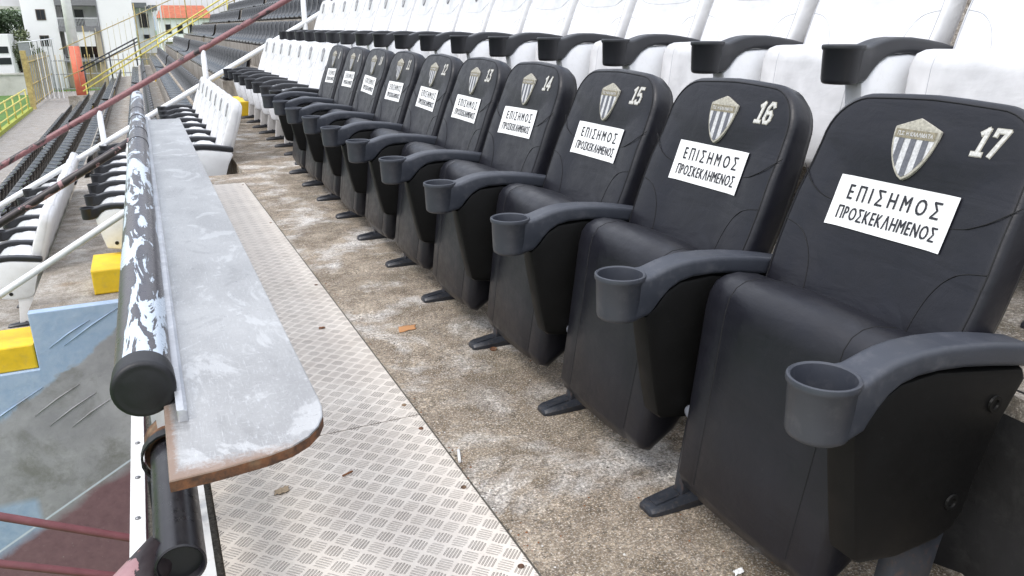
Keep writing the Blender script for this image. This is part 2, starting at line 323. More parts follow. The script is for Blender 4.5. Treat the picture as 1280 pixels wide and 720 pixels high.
# ------------------------------------------------------------------ mesh helpers
class MB:
    def __init__(s): s.v = []; s.f = []; s.mi = []; s.sm = []
    def add(s, vs, fs, mi=0, smooth=False):
        o = len(s.v); s.v += [tuple(p) for p in vs]
        for f in fs: s.f.append([i + o for i in f]); s.mi.append(mi); s.sm.append(smooth)
        return s
    def box(s, x0, x1, y0, y1, z0, z1, mi=0):
        vs = [(x, y, z) for x in (x0, x1) for y in (y0, y1) for z in (z0, z1)]
        return s.add(vs, [(0, 1, 3, 2), (4, 6, 7, 5), (0, 4, 5, 1), (2, 3, 7, 6), (0, 2, 6, 4), (1, 5, 7, 3)], mi)
    def loops(s, loops, mi=0, smooth=True, cap0=True, cap1=True, closed=True):
        n = len(loops[0]); vs = [p for l in loops for p in l]; fs = []
        for a in range(len(loops) - 1):
            for i in range(n if closed else n - 1):
                j = (i + 1) % n; fs.append((a * n + i, a * n + j, (a + 1) * n + j, (a + 1) * n + i))
        s.add(vs, fs, mi, smooth)
        if cap0: s.add(loops[0], [tuple(range(n))[::-1]], mi, False)
        if cap1: s.add(loops[-1], [tuple(range(n))], mi, False)
        return s
    def tube(s, pts, r, n=12, mi=0, caps=True, smooth=True):
        pts = [Vector(p) for p in pts]; rs = r if isinstance(r, (list, tuple)) else [r] * len(pts)
        L = []; prev = None
        for i, p in enumerate(pts):
            d = (pts[min(i + 1, len(pts) - 1)] - pts[max(i - 1, 0)]).normalized()
            if prev is None:
                a = Vector((0, 0, 1)) if abs(d.z) < .9 else Vector((1, 0, 0)); u = d.cross(a).normalized()
            else: u = (prev - d * prev.dot(d)).normalized()
            prev = u; w = d.cross(u)
            L.append([p + rs[i] * (math.cos(q) * u + math.sin(q) * w) for q in [2 * math.pi * k / n for k in range(n)]])
        return s.loops(L, mi, smooth, caps, caps)
    def prism_xz(s, poly, y0, y1, mi=0, bev=0.0):
        """polygon of (x, z) extruded along y, its rim bevelled by bev."""
        cx = sum(p[0] for p in poly) / len(poly); cz = sum(p[1] for p in poly) / len(poly)
        def ins(d): return inset(poly, d)
        if bev:
            L = [[(x, y, z) for x, z in ins(d)] for y, d in ((y0, bev), (y0 + bev * .3, bev * .3), (y0 + bev, 0), (y1 - bev, 0), (y1 - bev * .3, bev * .3), (y1, bev))]
        else: L = [[(x, y, z) for x, z in poly] for y in (y0, y1)]
        return s.loops(L, mi, False)
    def build(s, name, mats, parent=None, autosmooth=None):
        me = bpy.data.meshes.new(name); me.from_pydata(s.v, [], s.f)
        for m in (mats if isinstance(mats, (list, tuple)) else [mats]): me.materials.append(m)
        for p, i, sm in zip(me.polygons, s.mi, s.sm): p.material_index = i; p.use_smooth = sm
        bm = bmesh.new(); bm.from_mesh(me); bmesh.ops.remove_doubles(bm, verts=bm.verts, dist=1e-6)
        bmesh.ops.recalc_face_normals(bm, faces=bm.faces); bm.to_mesh(me); bm.free()
        if autosmooth is not None:
            for p in me.polygons: p.use_smooth = True
            me.set_sharp_from_angle(angle=R(autosmooth))
        me.update()
        return link(name, me, parent)
def inset(poly, d):
    n = len(poly); out = []
    area = sum(poly[i][0] * poly[(i + 1) % n][1] - poly[(i + 1) % n][0] * poly[i][1] for i in range(n)); sg = 1 if area > 0 else -1
    for i in range(n):
        p0, p1, p2 = Vector(poly[i - 1]), Vector(poly[i]), Vector(poly[(i + 1) % n])
        e1 = (p1 - p0).normalized(); e2 = (p2 - p1).normalized()
        n1 = Vector((-e1.y, e1.x)) * sg; n2 = Vector((-e2.y, e2.x)) * sg
        m = n1 + n2
        m = m / max(.35, m.dot(n1)) if m.length > 1e-6 else n1
        out.append(tuple(p1 + m * d))
    return out
def link(name, me, parent=None):
    o = bpy.data.objects.new(name, me); col.objects.link(o)
    if parent is not None: o.parent = parent
    return o
def tag(o, label=None, cat=None, group=None, kind=None):
    if label: o['label'] = label
    if cat: o['category'] = cat
    if group: o['group'] = group
    if kind: o['kind'] = kind
    return o
def thing(name, loc, label, cat, group=None, rz=0):
    o = bpy.data.objects.new(name, None); o.empty_display_size = .1; col.objects.link(o); o.location = loc; o.rotation_euler = (0, 0, rz)
    return tag(o, label, cat, group)
def struct(mb, name, mats): return tag(mb.build(name, mats), kind='structure')
def text_mesh(body, size, bold=0.0, width=None):
    c = bpy.data.curves.new('lettering', 'FONT'); c.body = body; c.size = size; c.offset = bold; c.align_x = 'CENTER'; c.resolution_u = 3
    o = bpy.data.objects.new('lettering', c); col.objects.link(o)
    bpy.context.view_layer.update()
    me = bpy.data.meshes.new_from_object(o.evaluated_get(bpy.context.evaluated_depsgraph_get()))
    vs = [tuple(v.co)[:2] for v in me.vertices]; fs = [tuple(p.vertices) for p in me.polygons]
    bpy.data.objects.remove(o); bpy.data.meshes.remove(me); bpy.data.curves.remove(c)
    x0 = min(p[0] for p in vs); x1 = max(p[0] for p in vs); y0 = min(p[1] for p in vs); y1 = max(p[1] for p in vs)
    k = (width / (x1 - x0)) if width else 1
    return [((p[0] - (x0 + x1) / 2) * k, p[1] - (y0 + y1) / 2) for p in vs], fs

# ------------------------------------------------------------------ levels of the stand
PITCH_Y = .55
OFF = {-6: 4.8, -5: 4.0, -4: 3.2, -3: 2.4, -2: 1.6, -1: .81, 0: 0, 1: -.69, 2: -1.41, 3: -2.3, 4: -2.95, 5: -3.65, 6: -4.37}
EDGE = {-7: 6.2, -6: 5.4, -5: 4.6, -4: 3.8, -3: 3.0, -2: 2.2, -1: 1.40, 0: .62, 1: -.13, 2: -1.02, 3: -1.62, 4: -2.30, 5: -3.02, 6: -3.75}   # front edge of each tier
def ZT(j): return -.45 * j if j > 0 else -.44 * j
Y_PIT, Y_END = 6.42, 38.5
mb = MB()
mb.box(-.13, EDGE[-1] + .0, -3.0, Y_PIT, -.30, 0); mb.box(EDGE[0], EDGE[-1], Y_PIT, Y_END, -4.2, 0)
struct(mb, 'terrace_floor', M['floor'])
mb = MB()
for j in range(1, 7): mb.box(EDGE[j], EDGE[j - 1] - .002, Y_PIT, Y_END, -4.2, ZT(j))
struct(mb, 'lower_terraces', M['tier'])
mb = MB()
for j in range(-6, 0): mb.box(EDGE[j] + .003, EDGE[j - 1], -3.0, Y_END, -4.2, ZT(j))
struct(mb, 'upper_terraces', M['tier'])
# black-stained riser behind the black seats, rough faced
mb = MB(); N = 60; L = []
for a in range(9):
    zz = .452 - a * .0563 if a else .4435
    L.append([(1.398 - .05 * (1 - a / 8) * 0 - .022 * noise.noise((y * 3.1, zz * 7, 2)) * (0 if a == 0 else 1) - (.0 if a else -.03), y, max(.001, zz)) for y in [-2.9 + 13.9 * k / N for k in range(N + 1)]])
mb.loops(L, 0, True, False, False, False)
struct(mb, 'riser_face', M['riser'])
mb = MB(); mb.box(-3.9, -3.7, -3, Y_PIT - .05, -4.2, -3.2); mb.box(-40, -.135, -3.0, Y_PIT - .02, -4.2, -3.55)
struct(mb, 'entrance_floor', M['maroon_floor'])
mb = MB(); mb.box(-5.95, EDGE[6] - .004, Y_PIT, 64, -4.2, -3.15); mb.box(-5.95, 9, Y_END + .01, 64, -4.2, -3.152)
struct(mb, 'lower_walkway', M['walk'])
mb = MB(); mb.add([(-1500, -500, -3.3), (1500, -500, -3.3), (1500, 2000, -3.3), (-1500, 2000, -3.3)], [(0, 1, 2, 3)])
struct(mb, 'ground', M['grass'])
# far hills
mb = MB(); pts = []
for k in range(61):
    x = -700 + k * 25; pts.append((x, 1300 + 60 * noise.noise((k * .2, 0, 0)), 12 + 22 * abs(noise.noise((k * .11, 3, 0))) + 6 * noise.noise((k * .4, 7, 0))))
mb.loops([[(x, y, -4) for x, y, z in pts], [(x, y + 60, z) for x, y, z in pts], [(x, y + 300, -4) for x, y, z in pts]], 0, True, False, False, False)
struct(mb, 'hills', M['hill'])
# concrete bench ledges of the black rows (both blocks)
mb = MB()
for j in range(-4, 7):
    for (ya, yb) in ((12.25, 26.3), (26.9, 37.9)):
        o_ = OFF[j]; mb.box(1.04 + o_, 1.36 + o_, ya, yb, ZT(j) + .002, ZT(j) + .36)
struct(mb, 'bench_ledge_terrace', M['ledge'])

# vomitory wall: stepped, painted
wall = [(-.134, ZT(2) + .001)]
for j in (2, 3, 4, 5, 6):
    wall += [(EDGE[j], ZT(j) + .001), (EDGE[j], (ZT(j + 1) if j < 6 else -3.15) + .001)]
wall += [(EDGE[6], -4.1), (-.134, -4.1)]
mb = MB(); mb.prism_xz(wall, Y_PIT - .09, Y_PIT - .001, bev=.006)
o = mb.build('entrance_wall', M['pit_wall']); tag(o, 'light blue and grey painted concrete wall with maroon base below the lower rows', 'wall')
for xa, za, ln_ in ((-.78, -1.10, .30), (-.62, -1.06, .42), (-.95, -1.62, .34), (-.86, -1.72, .36), (-.74, -1.78, .30), (-1.30, -1.66, .55)):
    m_ = MB(); m_.tube([(xa - ln_ / 2, Y_PIT - .092, za - ln_ * .30), (xa, Y_PIT - .0925, za + .01), (xa + ln_ / 2, Y_PIT - .092, za + ln_ * .30)], [.002, .005, .002], 6); m_.build('plaster_ridge', M['pit_wall'], o)
# scratch lines scored in the wall plaster are shallow ridges of old filler
# yellow half steps in the aisles
steps = [(-.585, -.133, 6.58, 7.10, -.9, -.70, 'yellow painted half step beside the blue wall top, near the peeling pipe'),
         (-1.36, -1.03, 6.36, 6.80, -1.349, -1.15, 'yellow painted half step at the left side of the blue wall'),
         (.98, 1.30, 10.72, 11.6, 0, .19, 'yellow painted half step on the walkway past the white seats')]
for j, (ya) in ((1, 26.4), (0, 26.4), (2, 26.4), (3, 26.4), (-1, 26.4), (-2, 26.4)):
    x1 = EDGE[j - 1] - .003; steps.append((x1 - .3, x1, ya, ya + .42, ZT(j), ZT(j) + .22, 'small yellow half step in the far aisle between the black seat blocks'))
for i, (x0, x1, y0, y1, z0, z1, lab) in enumerate(steps):
    mb = MB(); mb.prism_xz([(x0, z0 + .002), (x1, z0 + .002), (x1, z1), (x0, z1)], y0, y1, bev=.012)
    o = mb.build('aisle_step', M['yellow']); tag(o, lab, 'step', 'yellow half steps in the aisles')

# ------------------------------------------------------------------ padded tip-up seat (root at x=1.10 of its row)
X0 = 1.10
def bx(z):      # front face of the backrest in row coordinates
    return 1.297 + (.36 if z < .81 else .30) * (z - .81)
def bshape(y, z):
    ay = abs(y); hd = max(0, min(1, (z - .79) / .05)); lo = 1 - hd
    d = -.010 * math.exp(-((z - .875) / .06) ** 2) * (1 - (ay / .26) ** 2)
    bol = max(0, min(1, (ay - .10) / .09)); d -= lo * .014 * bol * bol * (3 - 2 * bol)
    return d
def bp(y, z, t=0.0, shape=1.0):
    x = bx(z) + bshape(y, z) * shape + t * .94
    return (x - X0, y, z - .33 * t)
def back_outline(n=9):
    zb, zt = .45, .975; pts = []
    def hw(z): return .232 + .014 * min(1, max(0, (z - .45) / .2)) - .016 * max(0, (z - .72) / .25)
    rb, rtp = .03, .105
    for k in range(n + 1):      # bottom right (y<0) corner
        a = -math.pi / 2 - math.pi / 2 * k / n; pts.append((-(hw(zb) - rb) + rb * math.cos(a), zb + rb + rb * math.sin(a)))
    for z in (.52, .58, .64, .70, .76, .82): pts.append((-hw(z), z))
    for k in range(n + 1):
        a = math.pi - math.pi / 2 * k / n; w = hw(zt - rtp); pts.append((-(w - rtp) + rtp * math.cos(a), zt - rtp + rtp * math.sin(a) + 0))
    top = [(-.06, zt + .004), (0, zt + .006), (.06, zt + .004)]
    half = pts[:]
    return half + top + [(-y, z) for y, z in half[::-1]]
BO = back_outline(); BC = (0, .71)
def bloop(d, t, shape=1.0):
    return [bp(y, z, t, shape) for y, z in inset(BO, d)]
def scaled(k, t):
    i0 = inset(BO, .022)
    return [bp(BC[0] + (y - BC[0]) * k, BC[1] + (z - BC[1]) * k, t) for y, z in i0]
def make_back():
    m = MB(); L = [scaled(k, 0) for k in (.02, .15, .3, .45, .6, .72, .84, .93, 1)]
    L += [bloop(.012, .001), bloop(.005, .005), bloop(.001, .012, .7), bloop(0, .022, .4), bloop(0, .050, 0), bloop(.006, .064, 0), bloop(.02, .074, 0)]
    m.loops(L, 0, True)
    shell = [bloop(.003, .052, 0), bloop(.010, .074, 0), bloop(.030, .090, 0), bloop(.075, .097, 0)]
    m.loops(shell, 1, True)
    return m
def bpath(pts, n=14):
    out = []
    for a, b in zip(pts[:-1], pts[1:]):
        pass
    P = [Vector((p[0], p[1])) for p in pts]; res = []
    for i in range(len(P) - 1):      # Catmull-Rom
        p0 = P[max(i - 1, 0)]; p1 = P[i]; p2 = P[i + 1]; p3 = P[min(i + 2, len(P) - 1)]
        for k in range(n if i < len(P) - 2 else n + 1):
            u = k / n
            res.append(.5 * ((2 * p1) + (-p0 + p2) * u + (2 * p0 - 5 * p1 + 4 * p2 - p3) * u * u + (-p0 + 3 * p1 - 3 * p2 + p3) * u ** 3))
    return res
def make_back_seams():
    m = MB()
    curves = [[(.244, .815), (.19, .775), (.13, .755), (0, .75), (-.13, .755), (-.19, .775), (-.243, .815)],
              [(.232, .70), (.18, .685), (.145, .64), (.128, .57), (.125, .50)], [(-.232, .70), (-.18, .685), (-.145, .64), (-.128, .57), (-.125, .50)]]
    for c in curves: m.tube([bp(p.x, p.y, -.0001) for p in bpath(c, 8)], .0011, 6)
    ol = inset(BO, .013); m.tube([bp(y, z, .0004) for y, z in ol[8:-8]], .0013, 6)
    return m
PAN = [(.978, .118), (.966, .150), (.985, .28), (1.004, .42), (1.019, .535), (1.028, .570), (1.043, .590), (1.066, .600), (1.095, .602), (1.150, .590), (1.180, .560), (1.170, .47), (1.135, .25), (1.075, .155), (1.005, .105)]
def pan_w(z): return .208 + .018 * min(1, max(0, (z - .12) / .42))
def make_pan(lift=0.0):
    m = MB(); L = []
    for s_, d in ((-1, .030), (-.985, .016), (-.955, .005), (-.91, 0), (-.70, -.0015), (-.655, -.0005), (-.60, -.004), (-.3, -.007), (0, -.008), (.3, -.007), (.60, -.004), (.655, -.0005), (.70, -.0015), (.91, 0), (.955, .005), (.985, .016), (1, .030)):
        L.append([(x - X0 + lift * .15 * (.6 - z) / .48, s_ * pan_w(z), z + lift * (.6 - z) / .48) for x, z in inset(PAN, d)])
    m.loops(L, 0, True); return m
def make_pan_seams(lift=0.0):
    m = MB()
    for s_ in (-.655, .655):
        P = inset(PAN, -.0008)[1:11]; m.tube([(x - X0 + lift * .15 * (.6 - z) / .48, s_ * pan_w(z), z + lift * (.6 - z) / .48) for x, z in P], .0011, 6)
    return m
def make_arm():
    m = MB(); cx = .845 - X0; n = 28
    def ring(r, z): return [(cx + r * math.cos(2 * math.pi * k / n), r * math.sin(2 * math.pi * k / n), z) for k in range(n)]
    m.loops([ring(.030, .515), ring(.040, .516), ring(.0455, .520), ring(.0475, .528), ring(.0505, .600), ring(.0535, .603), ring(.0545, .608), ring(.0535, .613), ring(.051, .6145), ring(.0475, .612), ring(.0462, .604), ring(.0430, .530), ring(.036, .524), ring(.01, .523)], 0, True)
    S = [(.845, .520, .608, .0452), (.898, .523, .610, .0395), (.912, .532, .612, .035), (.930, .551, .618, .0335), (.950, .569, .624, .033), (.975, .583, .629, .0335), (1.01, .590, .632, .034), (1.06, .590, .631, .0345),
         (1.12, .584, .625, .0345), (1.18, .574, .616, .034), (1.24, .562, .604, .033), (1.285, .553, .594, .032), (1.296, .556, .590, .029)]
    L = []
    for x, zb, zt, w in S:
        r = min(.011, (zt - zb) * .35); pts = []
        for (sy, sz, a0) in ((1, 1, 0), (-1, 1, 90), (-1, -1, 180), (1, -1, 270)):
            cy = sy * (w - r); cz = (zt - r) if sz > 0 else (zb + r)
            angs = [(cy, R(a0 + 90 * k / 4)) for k in range(5)]
            if a0 in (0, 180): angs += [(cy * (1 - 2 * q / 12), R(a0 + 90)) for q in range(1, 12)]     # across the top, and back along the underside
            for cy, a in angs:
                yy = cy + r * math.cos(a); pts.append(((.845 + math.sqrt(.0470 ** 2 - min(abs(yy), .0465) ** 2) if x == .845 else x) - X0, yy, cz + r * math.sin(a)))
        L.append(pts)
    m.loops(L, 0, True, False); return m
SIDE = [(.893, .516), (.902, .46), (.925, .34), (.941, .272), (.952, .262), (1.04, .246), (1.139, .250), (1.175, .262), (1.198, .290), (1.215, .36), (1.25, .46), (1.292, .530), (1.28, .552), (1.06, .588), (.98, .584), (.945, .566), (.918, .535)]
def make_side():
    m = MB(); m.prism_xz([(x - X0, z) for x, z in SIDE], -.030, .030, bev=.010); return m
def make_leg():
    m = MB(); m.prism_xz([(1.055 - X0, .27), (1.060 - X0, .22), (1.035 - X0, .02), (1.140 - X0, .02), (1.172 - X0, .22), (1.185 - X0, .275)], -.017, .017, bev=.004); return m
def make_foot():
    m = MB(); L = []
    for x, w, h in ((.942, .020, .010), (.946, .026, .016), (.958, .031, .021), (1.0, .034, .026), (1.06, .036, .034), (1.16, .036, .036), (1.20, .034, .030)):
        L.append([(x - X0, -w, .001), (x - X0, w, .001), (x - X0, w, h * .55), (x - X0, w * .72, h), (x - X0, -w * .72, h), (x - X0, -w, h * .55)])
    m.loops(L, 0, False)
    m.loops([[(1.085 - X0 + q * math.cos(2 * math.pi * k / 6), q * math.sin(2 * math.pi * k / 6) - .020, z) for k in range(6)] for q, z in ((.008, .030), (.008, .041), (.001, .042))], 0, False)
    m.prism_xz([(.962 - X0, .0245), (.962 - X0, .020), (1.03 - X0, .026), (1.03 - X0, .0335)], -.017, .017, bev=.002)
    return m
def make_cap():
    m = MB(); L = []
    for k in range(7):
        a = R(90 * k / 6); L.append([(1.015 - X0 + .018 * math.cos(a) * math.cos(q), .212 + .030 * math.sin(a), .276 + .018 * math.cos(a) * math.sin(q)) for q in [2 * math.pi * i / 16 for i in range(16)]])
    L[-1] = [(1.015 - X0 + .001 * math.cos(q), .242, .276 + .001 * math.sin(q)) for q in [2 * math.pi * i / 16 for i in range(16)]]
    m.loops(L, 0, True); return m
def bolt_mb(x, z):
    m = MB()
    L = [[(x - X0 + r * math.cos(q), y, z + r * math.sin(q)) for q in [2 * math.pi * i / 14 for i in range(14)]] for r, y in ((.016, -.0305), (.015, -.034), (.009, -.034), (.008, -.031), (.001, -.031))]
    m.loops(L, 0, False); return m
def grid_sheet(m, y0, y1, z0, z1, t, mi, skew=0.0, ny=10, nz=6):
    vs = []; fs = []
    for a in range(nz + 1):
        for b in range(ny + 1):
            y = y0 + (y1 - y0) * b / ny; z = z0 + (z1 - z0) * a / nz; vs.append(bp(y, z + skew * (y - (y0 + y1) / 2), t))
    for a in range(nz):
        for b in range(ny): i = a * (ny + 1) + b; fs.append((i, i + 1, i + ny + 2, i + ny + 1))
    m.add(vs, fs, mi)
TXT2 = None
# widen the letter spacing of the first line
def spaced(word, size, bold, total, squeeze=.74):
    items = [([(p[0] * squeeze, p[1]) for p in t_[0]], t_[1]) for t_ in (text_mesh(ch, size, bold) for ch in word.translate(str.maketrans('ΕΙΗΜΟΡΚΝ', 'EIHMOPKN')))]; ws = [max(p[0] for p in i[0]) - min(p[0] for p in i[0]) for i in items]
    gap = (total - sum(ws)) / (len(word) - 1); x = -total / 2; out = []
    ymin = None
    for it, w in zip(items, ws):
        out.append(([(p[0] + x + w / 2, p[1]) for p in it[0]], it[1])); x += w + gap
    return out
SP2 = spaced('ΠΡΟΣΚΕΚΛΗΜΕΝΟΣ', .037, 0, .226, .58)
SP1 = spaced('ΕΠΙΣΗΜΟΣ', .044, 0, .208, .66)
def make_notice(dy, dz, skew, worn=0):
    m = MB(); y0, y1, zb, zt = -.129 + dy, .137 + dy, .7085 + dz, .8085 + dz; cy = (y0 + y1) / 2
    grid_sheet(m, y0, y1, zb, zt, -.0032, 0, skew)
    def put(vs, fs, cz):
        for q in (-.0008, -.0003, .0003, .0008): m.add([bp(cy - x - q, cz + z * .95 + skew * (-x) + q * .4, -.0046 - q * .1) for x, z in vs], fs, 1)
    for vs, fs in SP1: put(vs, fs, zb + .069)
    for vs, fs in SP2: put(vs, fs, zb + .028)
    return m
def shield(w, h, n=10):
    """outline in (u right, v up), tip at (0,0), shoulders near the top, pointed top centre"""
    right = []
    for k in range(n + 1):
        a = k / n; right.append((w * math.sin(a * math.pi / 2) ** .85, h * .80 * (1 - math.cos(a * math.pi / 2)) ** .85 if False else h * .82 * a ** 1.25))
    right.append((w * .97, h * .84)); right.append((w * .5, h * .92))
    return right + [(0, h)] + [(-u, v) for u, v in right[::-1][:-1]]
def clip_strip(poly, u0, u1, v0, v1):
    def cl(ps, f, g):
        out = []
        for i in range(len(ps)):
            a, b = ps[i - 1], ps[i]; fa, fb = f(a), f(b)
            if (fa >= 0) != (fb >= 0):
                t = fa / (fa - fb); out.append((a[0] + (b[0] - a[0]) * t, a[1] + (b[1] - a[1]) * t))
            if fb >= 0: out.append(b)
        return out
    for f in (lambda p: p[0] - u0, lambda p: u1 - p[0], lambda p: p[1] - v0, lambda p: v1 - p[1]):
        if poly: poly = cl(poly, f, 0)
    return poly
def make_crest():
    m = MB(); zc = .820; W, H = .049, .114
    full = shield(W, H); inner = inset(full, .0045)
    F = lambda u, v, t: (1.297 + .30 * (zc + v - .81) - .0105 + t * .94 - X0, -u, zc + v - .33 * t)
    P = lambda ps, t: [F(u, v, t) for u, v in ps]
    m.loops([P(full, .008), P(full, -.0018), P(inset(full, .001), -.0026)], 0, False, False, True)
    m.add(P(inner, -.0031), [tuple(range(len(inner)))], 3)
    band = clip_strip(inner, -1, 1, H * .66, H * .80); m.add(P(band, -.0040), [tuple(range(len(band)))], 1)
    roof = clip_strip(inner, -1, 1, H * .80, 1); m.add(P(roof, -.0036), [tuple(range(len(roof)))], 0)
    n = 7; sw = 2 * W * .92 / n
    for k in range(0, n):
        st = clip_strip(inner, -W * .92 + k * sw, -W * .92 + (k + 1) * sw, 0, H * .66)
        if len(st) > 2 and k % 2 == 1: m.add(P(st, -.0037), [tuple(range(len(st)))], 2)
    vs, fs = text_mesh('Π.Σ. Η ΚΑΛΑΜΑΤΑ', .010, .0002, .076); m.add([F(u, H * .73 + v, -.0046) for u, v in vs], fs, 3)
    return m
DIG = {'0': [[(.15, .2), (.15, .8), (.3, 1), (.45, .8), (.45, .2), (.3, 0), (.15, .2)]], '1': [[(.12, .84), (.32, 1), (.32, 0)], [(.12, 0), (.52, 0)]],
       '2': [[(.06, .78), (.16, 1), (.44, 1), (.54, .8), (.54, .62), (.06, 0), (.56, 0)]], '3': [[(.06, 1), (.52, 1), (.27, .6), (.48, .5), (.54, .25), (.44, 0), (.16, 0), (.05, .2)]],
       '4': [[(.44, 0), (.44, 1), (.02, .28), (.58, .28)]], '5': [[(.52, 1), (.1, 1), (.08, .55), (.4, .6), (.54, .42), (.52, .12), (.4, 0), (.14, 0), (.05, .16)]],
       '6': [[(.5, .86), (.4, 1), (.2, 1), (.08, .75), (.08, .2), (.2, 0), (.42, 0), (.53, .15), (.53, .4), (.4, .55), (.1, .48)]], '7': [[(.06, .82), (.06, 1), (.54, 1), (.26, 0)]],
       '8': [[(.3, .53), (.12, .65), (.1, .86), (.2, 1), (.4, 1), (.5, .86), (.48, .65), (.3, .53), (.08, .38), (.06, .14), (.18, 0), (.42, 0), (.54, .14), (.52, .38), (.3, .53)]],
       '9': [[(.1, .14), (.2, 0), (.4, 0), (.52, .25), (.52, .8), (.4, 1), (.18, 1), (.07, .85), (.07, .6), (.2, .45), (.5, .52)]]}
def make_number(s):
    m = MB(); H = .042; k = H * .95; x = -(len(s) * .66 - .1) / 2
    for ch in s:
        for ln in DIG[ch]:
            for hw_, t, mi in ((.0049, -.0006, 1), (.0035, -.0018, 0)):
                for a, b in zip(ln[:-1], ln[1:]):
                    A = Vector(((x + a[0] + .16 * a[1]) * k, a[1] * H)); B = Vector(((x + b[0] + .16 * b[1]) * k, b[1] * H)); d = (B - A).normalized(); nrm = Vector((-d.y, d.x)) * hw_; e = d * hw_ * .75
                    q = [A - e - nrm, B + e - nrm, B + e + nrm, A - e + nrm]; tt = t - random.random() * .0004
                    m.add([bp(-.137 - p.x, .885 + p.y, tt) for p in q], [(0, 1, 2, 3)], mi)
        x += .66
    return m

BACK, BSEAM, PANM, PSEAM, ARM, SIDEM, LEGM, FOOTM, CAPM = [f() for f in (make_back, make_back_seams, make_pan, make_pan_seams, make_arm, make_side, make_leg, make_foot, make_cap)]
PANW = make_pan(.14)
for seam_, host_, mi_ in ((make_pan_seams(.14), PANW, 1), (PSEAM, PANM, 1), (BSEAM, BACK, 2)):     # stitching belongs to the upholstery it runs in
    host_.add(seam_.v, seam_.f, mi_, True)
CREST = make_crest()
ORD = ['', 'first', 'second', 'third', 'fourth', 'fifth', 'sixth', 'seventh', 'eighth', 'ninth', 'tenth', 'eleventh', 'twelfth', 'thirteenth', 'fourteenth', 'fifteenth', 'sixteenth', 'seventeenth', 'eighteenth', 'nineteenth', 'twentieth']
def padded_seat(white):
    r = thing('padded_seat', (X0, 0, 0), '', 'seat')
    lea = M['white_leather'] if white else M['leather']; th = M['white_thread'] if white else M['thread']
    pan = (PANW if white else PANM).build('seat_pan', [lea, th], r, 50); (None if white else CAPM.build('hinge_cap', M['cap'], pan, 60))
    bk = BACK.build('backrest', [lea, M['shell_white' if white else 'shell'], th], r, 60)
    CREST.build('crest', [M['badge_edge'], M['badge_band'], M['badge_grey'], M['badge_white']] if not white else [M['badge_silver'], M['badge_silver'], M['badge_silver'], M['badge_white']], bk)
    standard(r, white, -.275)
    return r
def standard(r, white, dy):
    """one armrest with its side panel, leg and foot; shared between neighbouring seats"""
    out = []
    for mbx, nm, mt, sm in ((ARM, 'armrest', M['arm_black' if white else 'arm'], 45), (SIDEM, 'side_panel', M['panel_white' if white else 'panel'], 25), (LEGM, 'leg', M['shell_white' if white else 'steel_dark'], 30), (FOOTM, 'foot', M['foot'], 30)):
        o = mbx.build(nm, mt, r, sm); o.location.y = dy; out.append(o)
    return out
def copy_tree(o, parent=None):
    c = o.copy(); col.objects.link(c)
    if parent is not None: c.parent = parent
    for ch in o.children: copy_tree(ch, c)
    return c
black0 = padded_seat(False); white0 = padded_seat(True)
used = set()
def place(proto, key, loc, label, group):
    o = proto if key not in used else copy_tree(proto); used.add(key)
    o.location = loc; o['label'] = label; o['group'] = group; return o
# protos get fitted last so that copies stay clean: build every copy first
rs = random.Random(11)
near = {17: (0, 0), 16: (-.004, .003), 15: (0, -.003), 14: (.012, -.002), 13: (.008, 0)}
blacks = []
for k in range(10):
    num = 17 - k; o = place(black0, 'b', (X0, 1.015 + PITCH_Y * k, 0), 'black padded seat numbered %d with a white Greek notice stuck on its backrest' % num, 'numbered black seats in a row')
    blacks.append((num, o))
whites = []
def wrow(name, j, y_first, n, labels, group):
    for k in range(n):
        o = place(white0, 'w', (X0 + OFF[j] + (.12 if name == 'main' else 0), y_first + .275 + PITCH_Y * k, ZT(j)), labels(k), group); whites.append((name, k, n, o))
wrow('main', 0, .74 + PITCH_Y * 10 + .42, 7, lambda k: 'white padded seat in line with the black seats, %s one past seat 8' % ORD[k + 1], 'white seats past the black seats')
wrow('upper', -1, 1.527 - 3 * PITCH_Y, 19, lambda k: 'white padded seat in the upper row behind the black seats, %s from the handrail end' % ORD[19 - k], 'white seats in the row above the black seats')
wrow('low1', 1, 6.93, 7, lambda k: 'white padded seat in the row beyond the metal counter, %s from its near end' % ORD[k + 1], 'white seats in the row beyond the counter')
wrow('low2', 2, 7.04, 7, lambda k: 'white padded seat in the row left of the peeling pipe, %s from its near end' % ORD[k + 1], 'white seats two rows below the black seats')
wrow('low3', 3, 7.45, 7, lambda k: 'white padded seat in the lowest white row, stained shell, %s from its near end' % ORD[k + 1], 'white seats in the lowest white row')
for num, o in blacks:
    bk = [c for c in o.children if c.name.startswith('backrest')][0]
    dy, dz = near.get(num, (rs.uniform(-.008, .008), rs.uniform(-.004, .004)))
    pan = [c for c in o.children if c.name.startswith('seat_pan')][0]
    o.location.x += rs.uniform(-.004, .004); pan.rotation_euler.y = rs.uniform(-.012, .016); pan.location.x = rs.uniform(-.003, .004); bk.rotation_euler.y = rs.uniform(-.006, .006)
    make_notice(dy, dz, rs.uniform(-.035, .035) if num < 15 else 0.0).build('notice_sheet', [M['paper'], M['ink']], bk)
    make_number(str(num)).build('seat_number', [M['number'], M['badge_edge']], bk)
    if num == 17:
        sp = [c for c in o.children if c.name.startswith('side_panel')][0]
        for bx_, bz_ in ((1.155, .325), (1.215, .50)): bolt_mb(bx_, bz_).build('bolt', M['panel'], sp)
standard(blacks[-1][1], False, .275)
for name, k, n, o in whites:
    if k == n - 1: standard(o, True, .275)
    if k == 0 and name.startswith('low'):
        sp = [c for c in o.children if c.name.startswith('side_panel')][0]; bolt_mb(1.02, .30).build('bolt', M['cap_black'], sp)

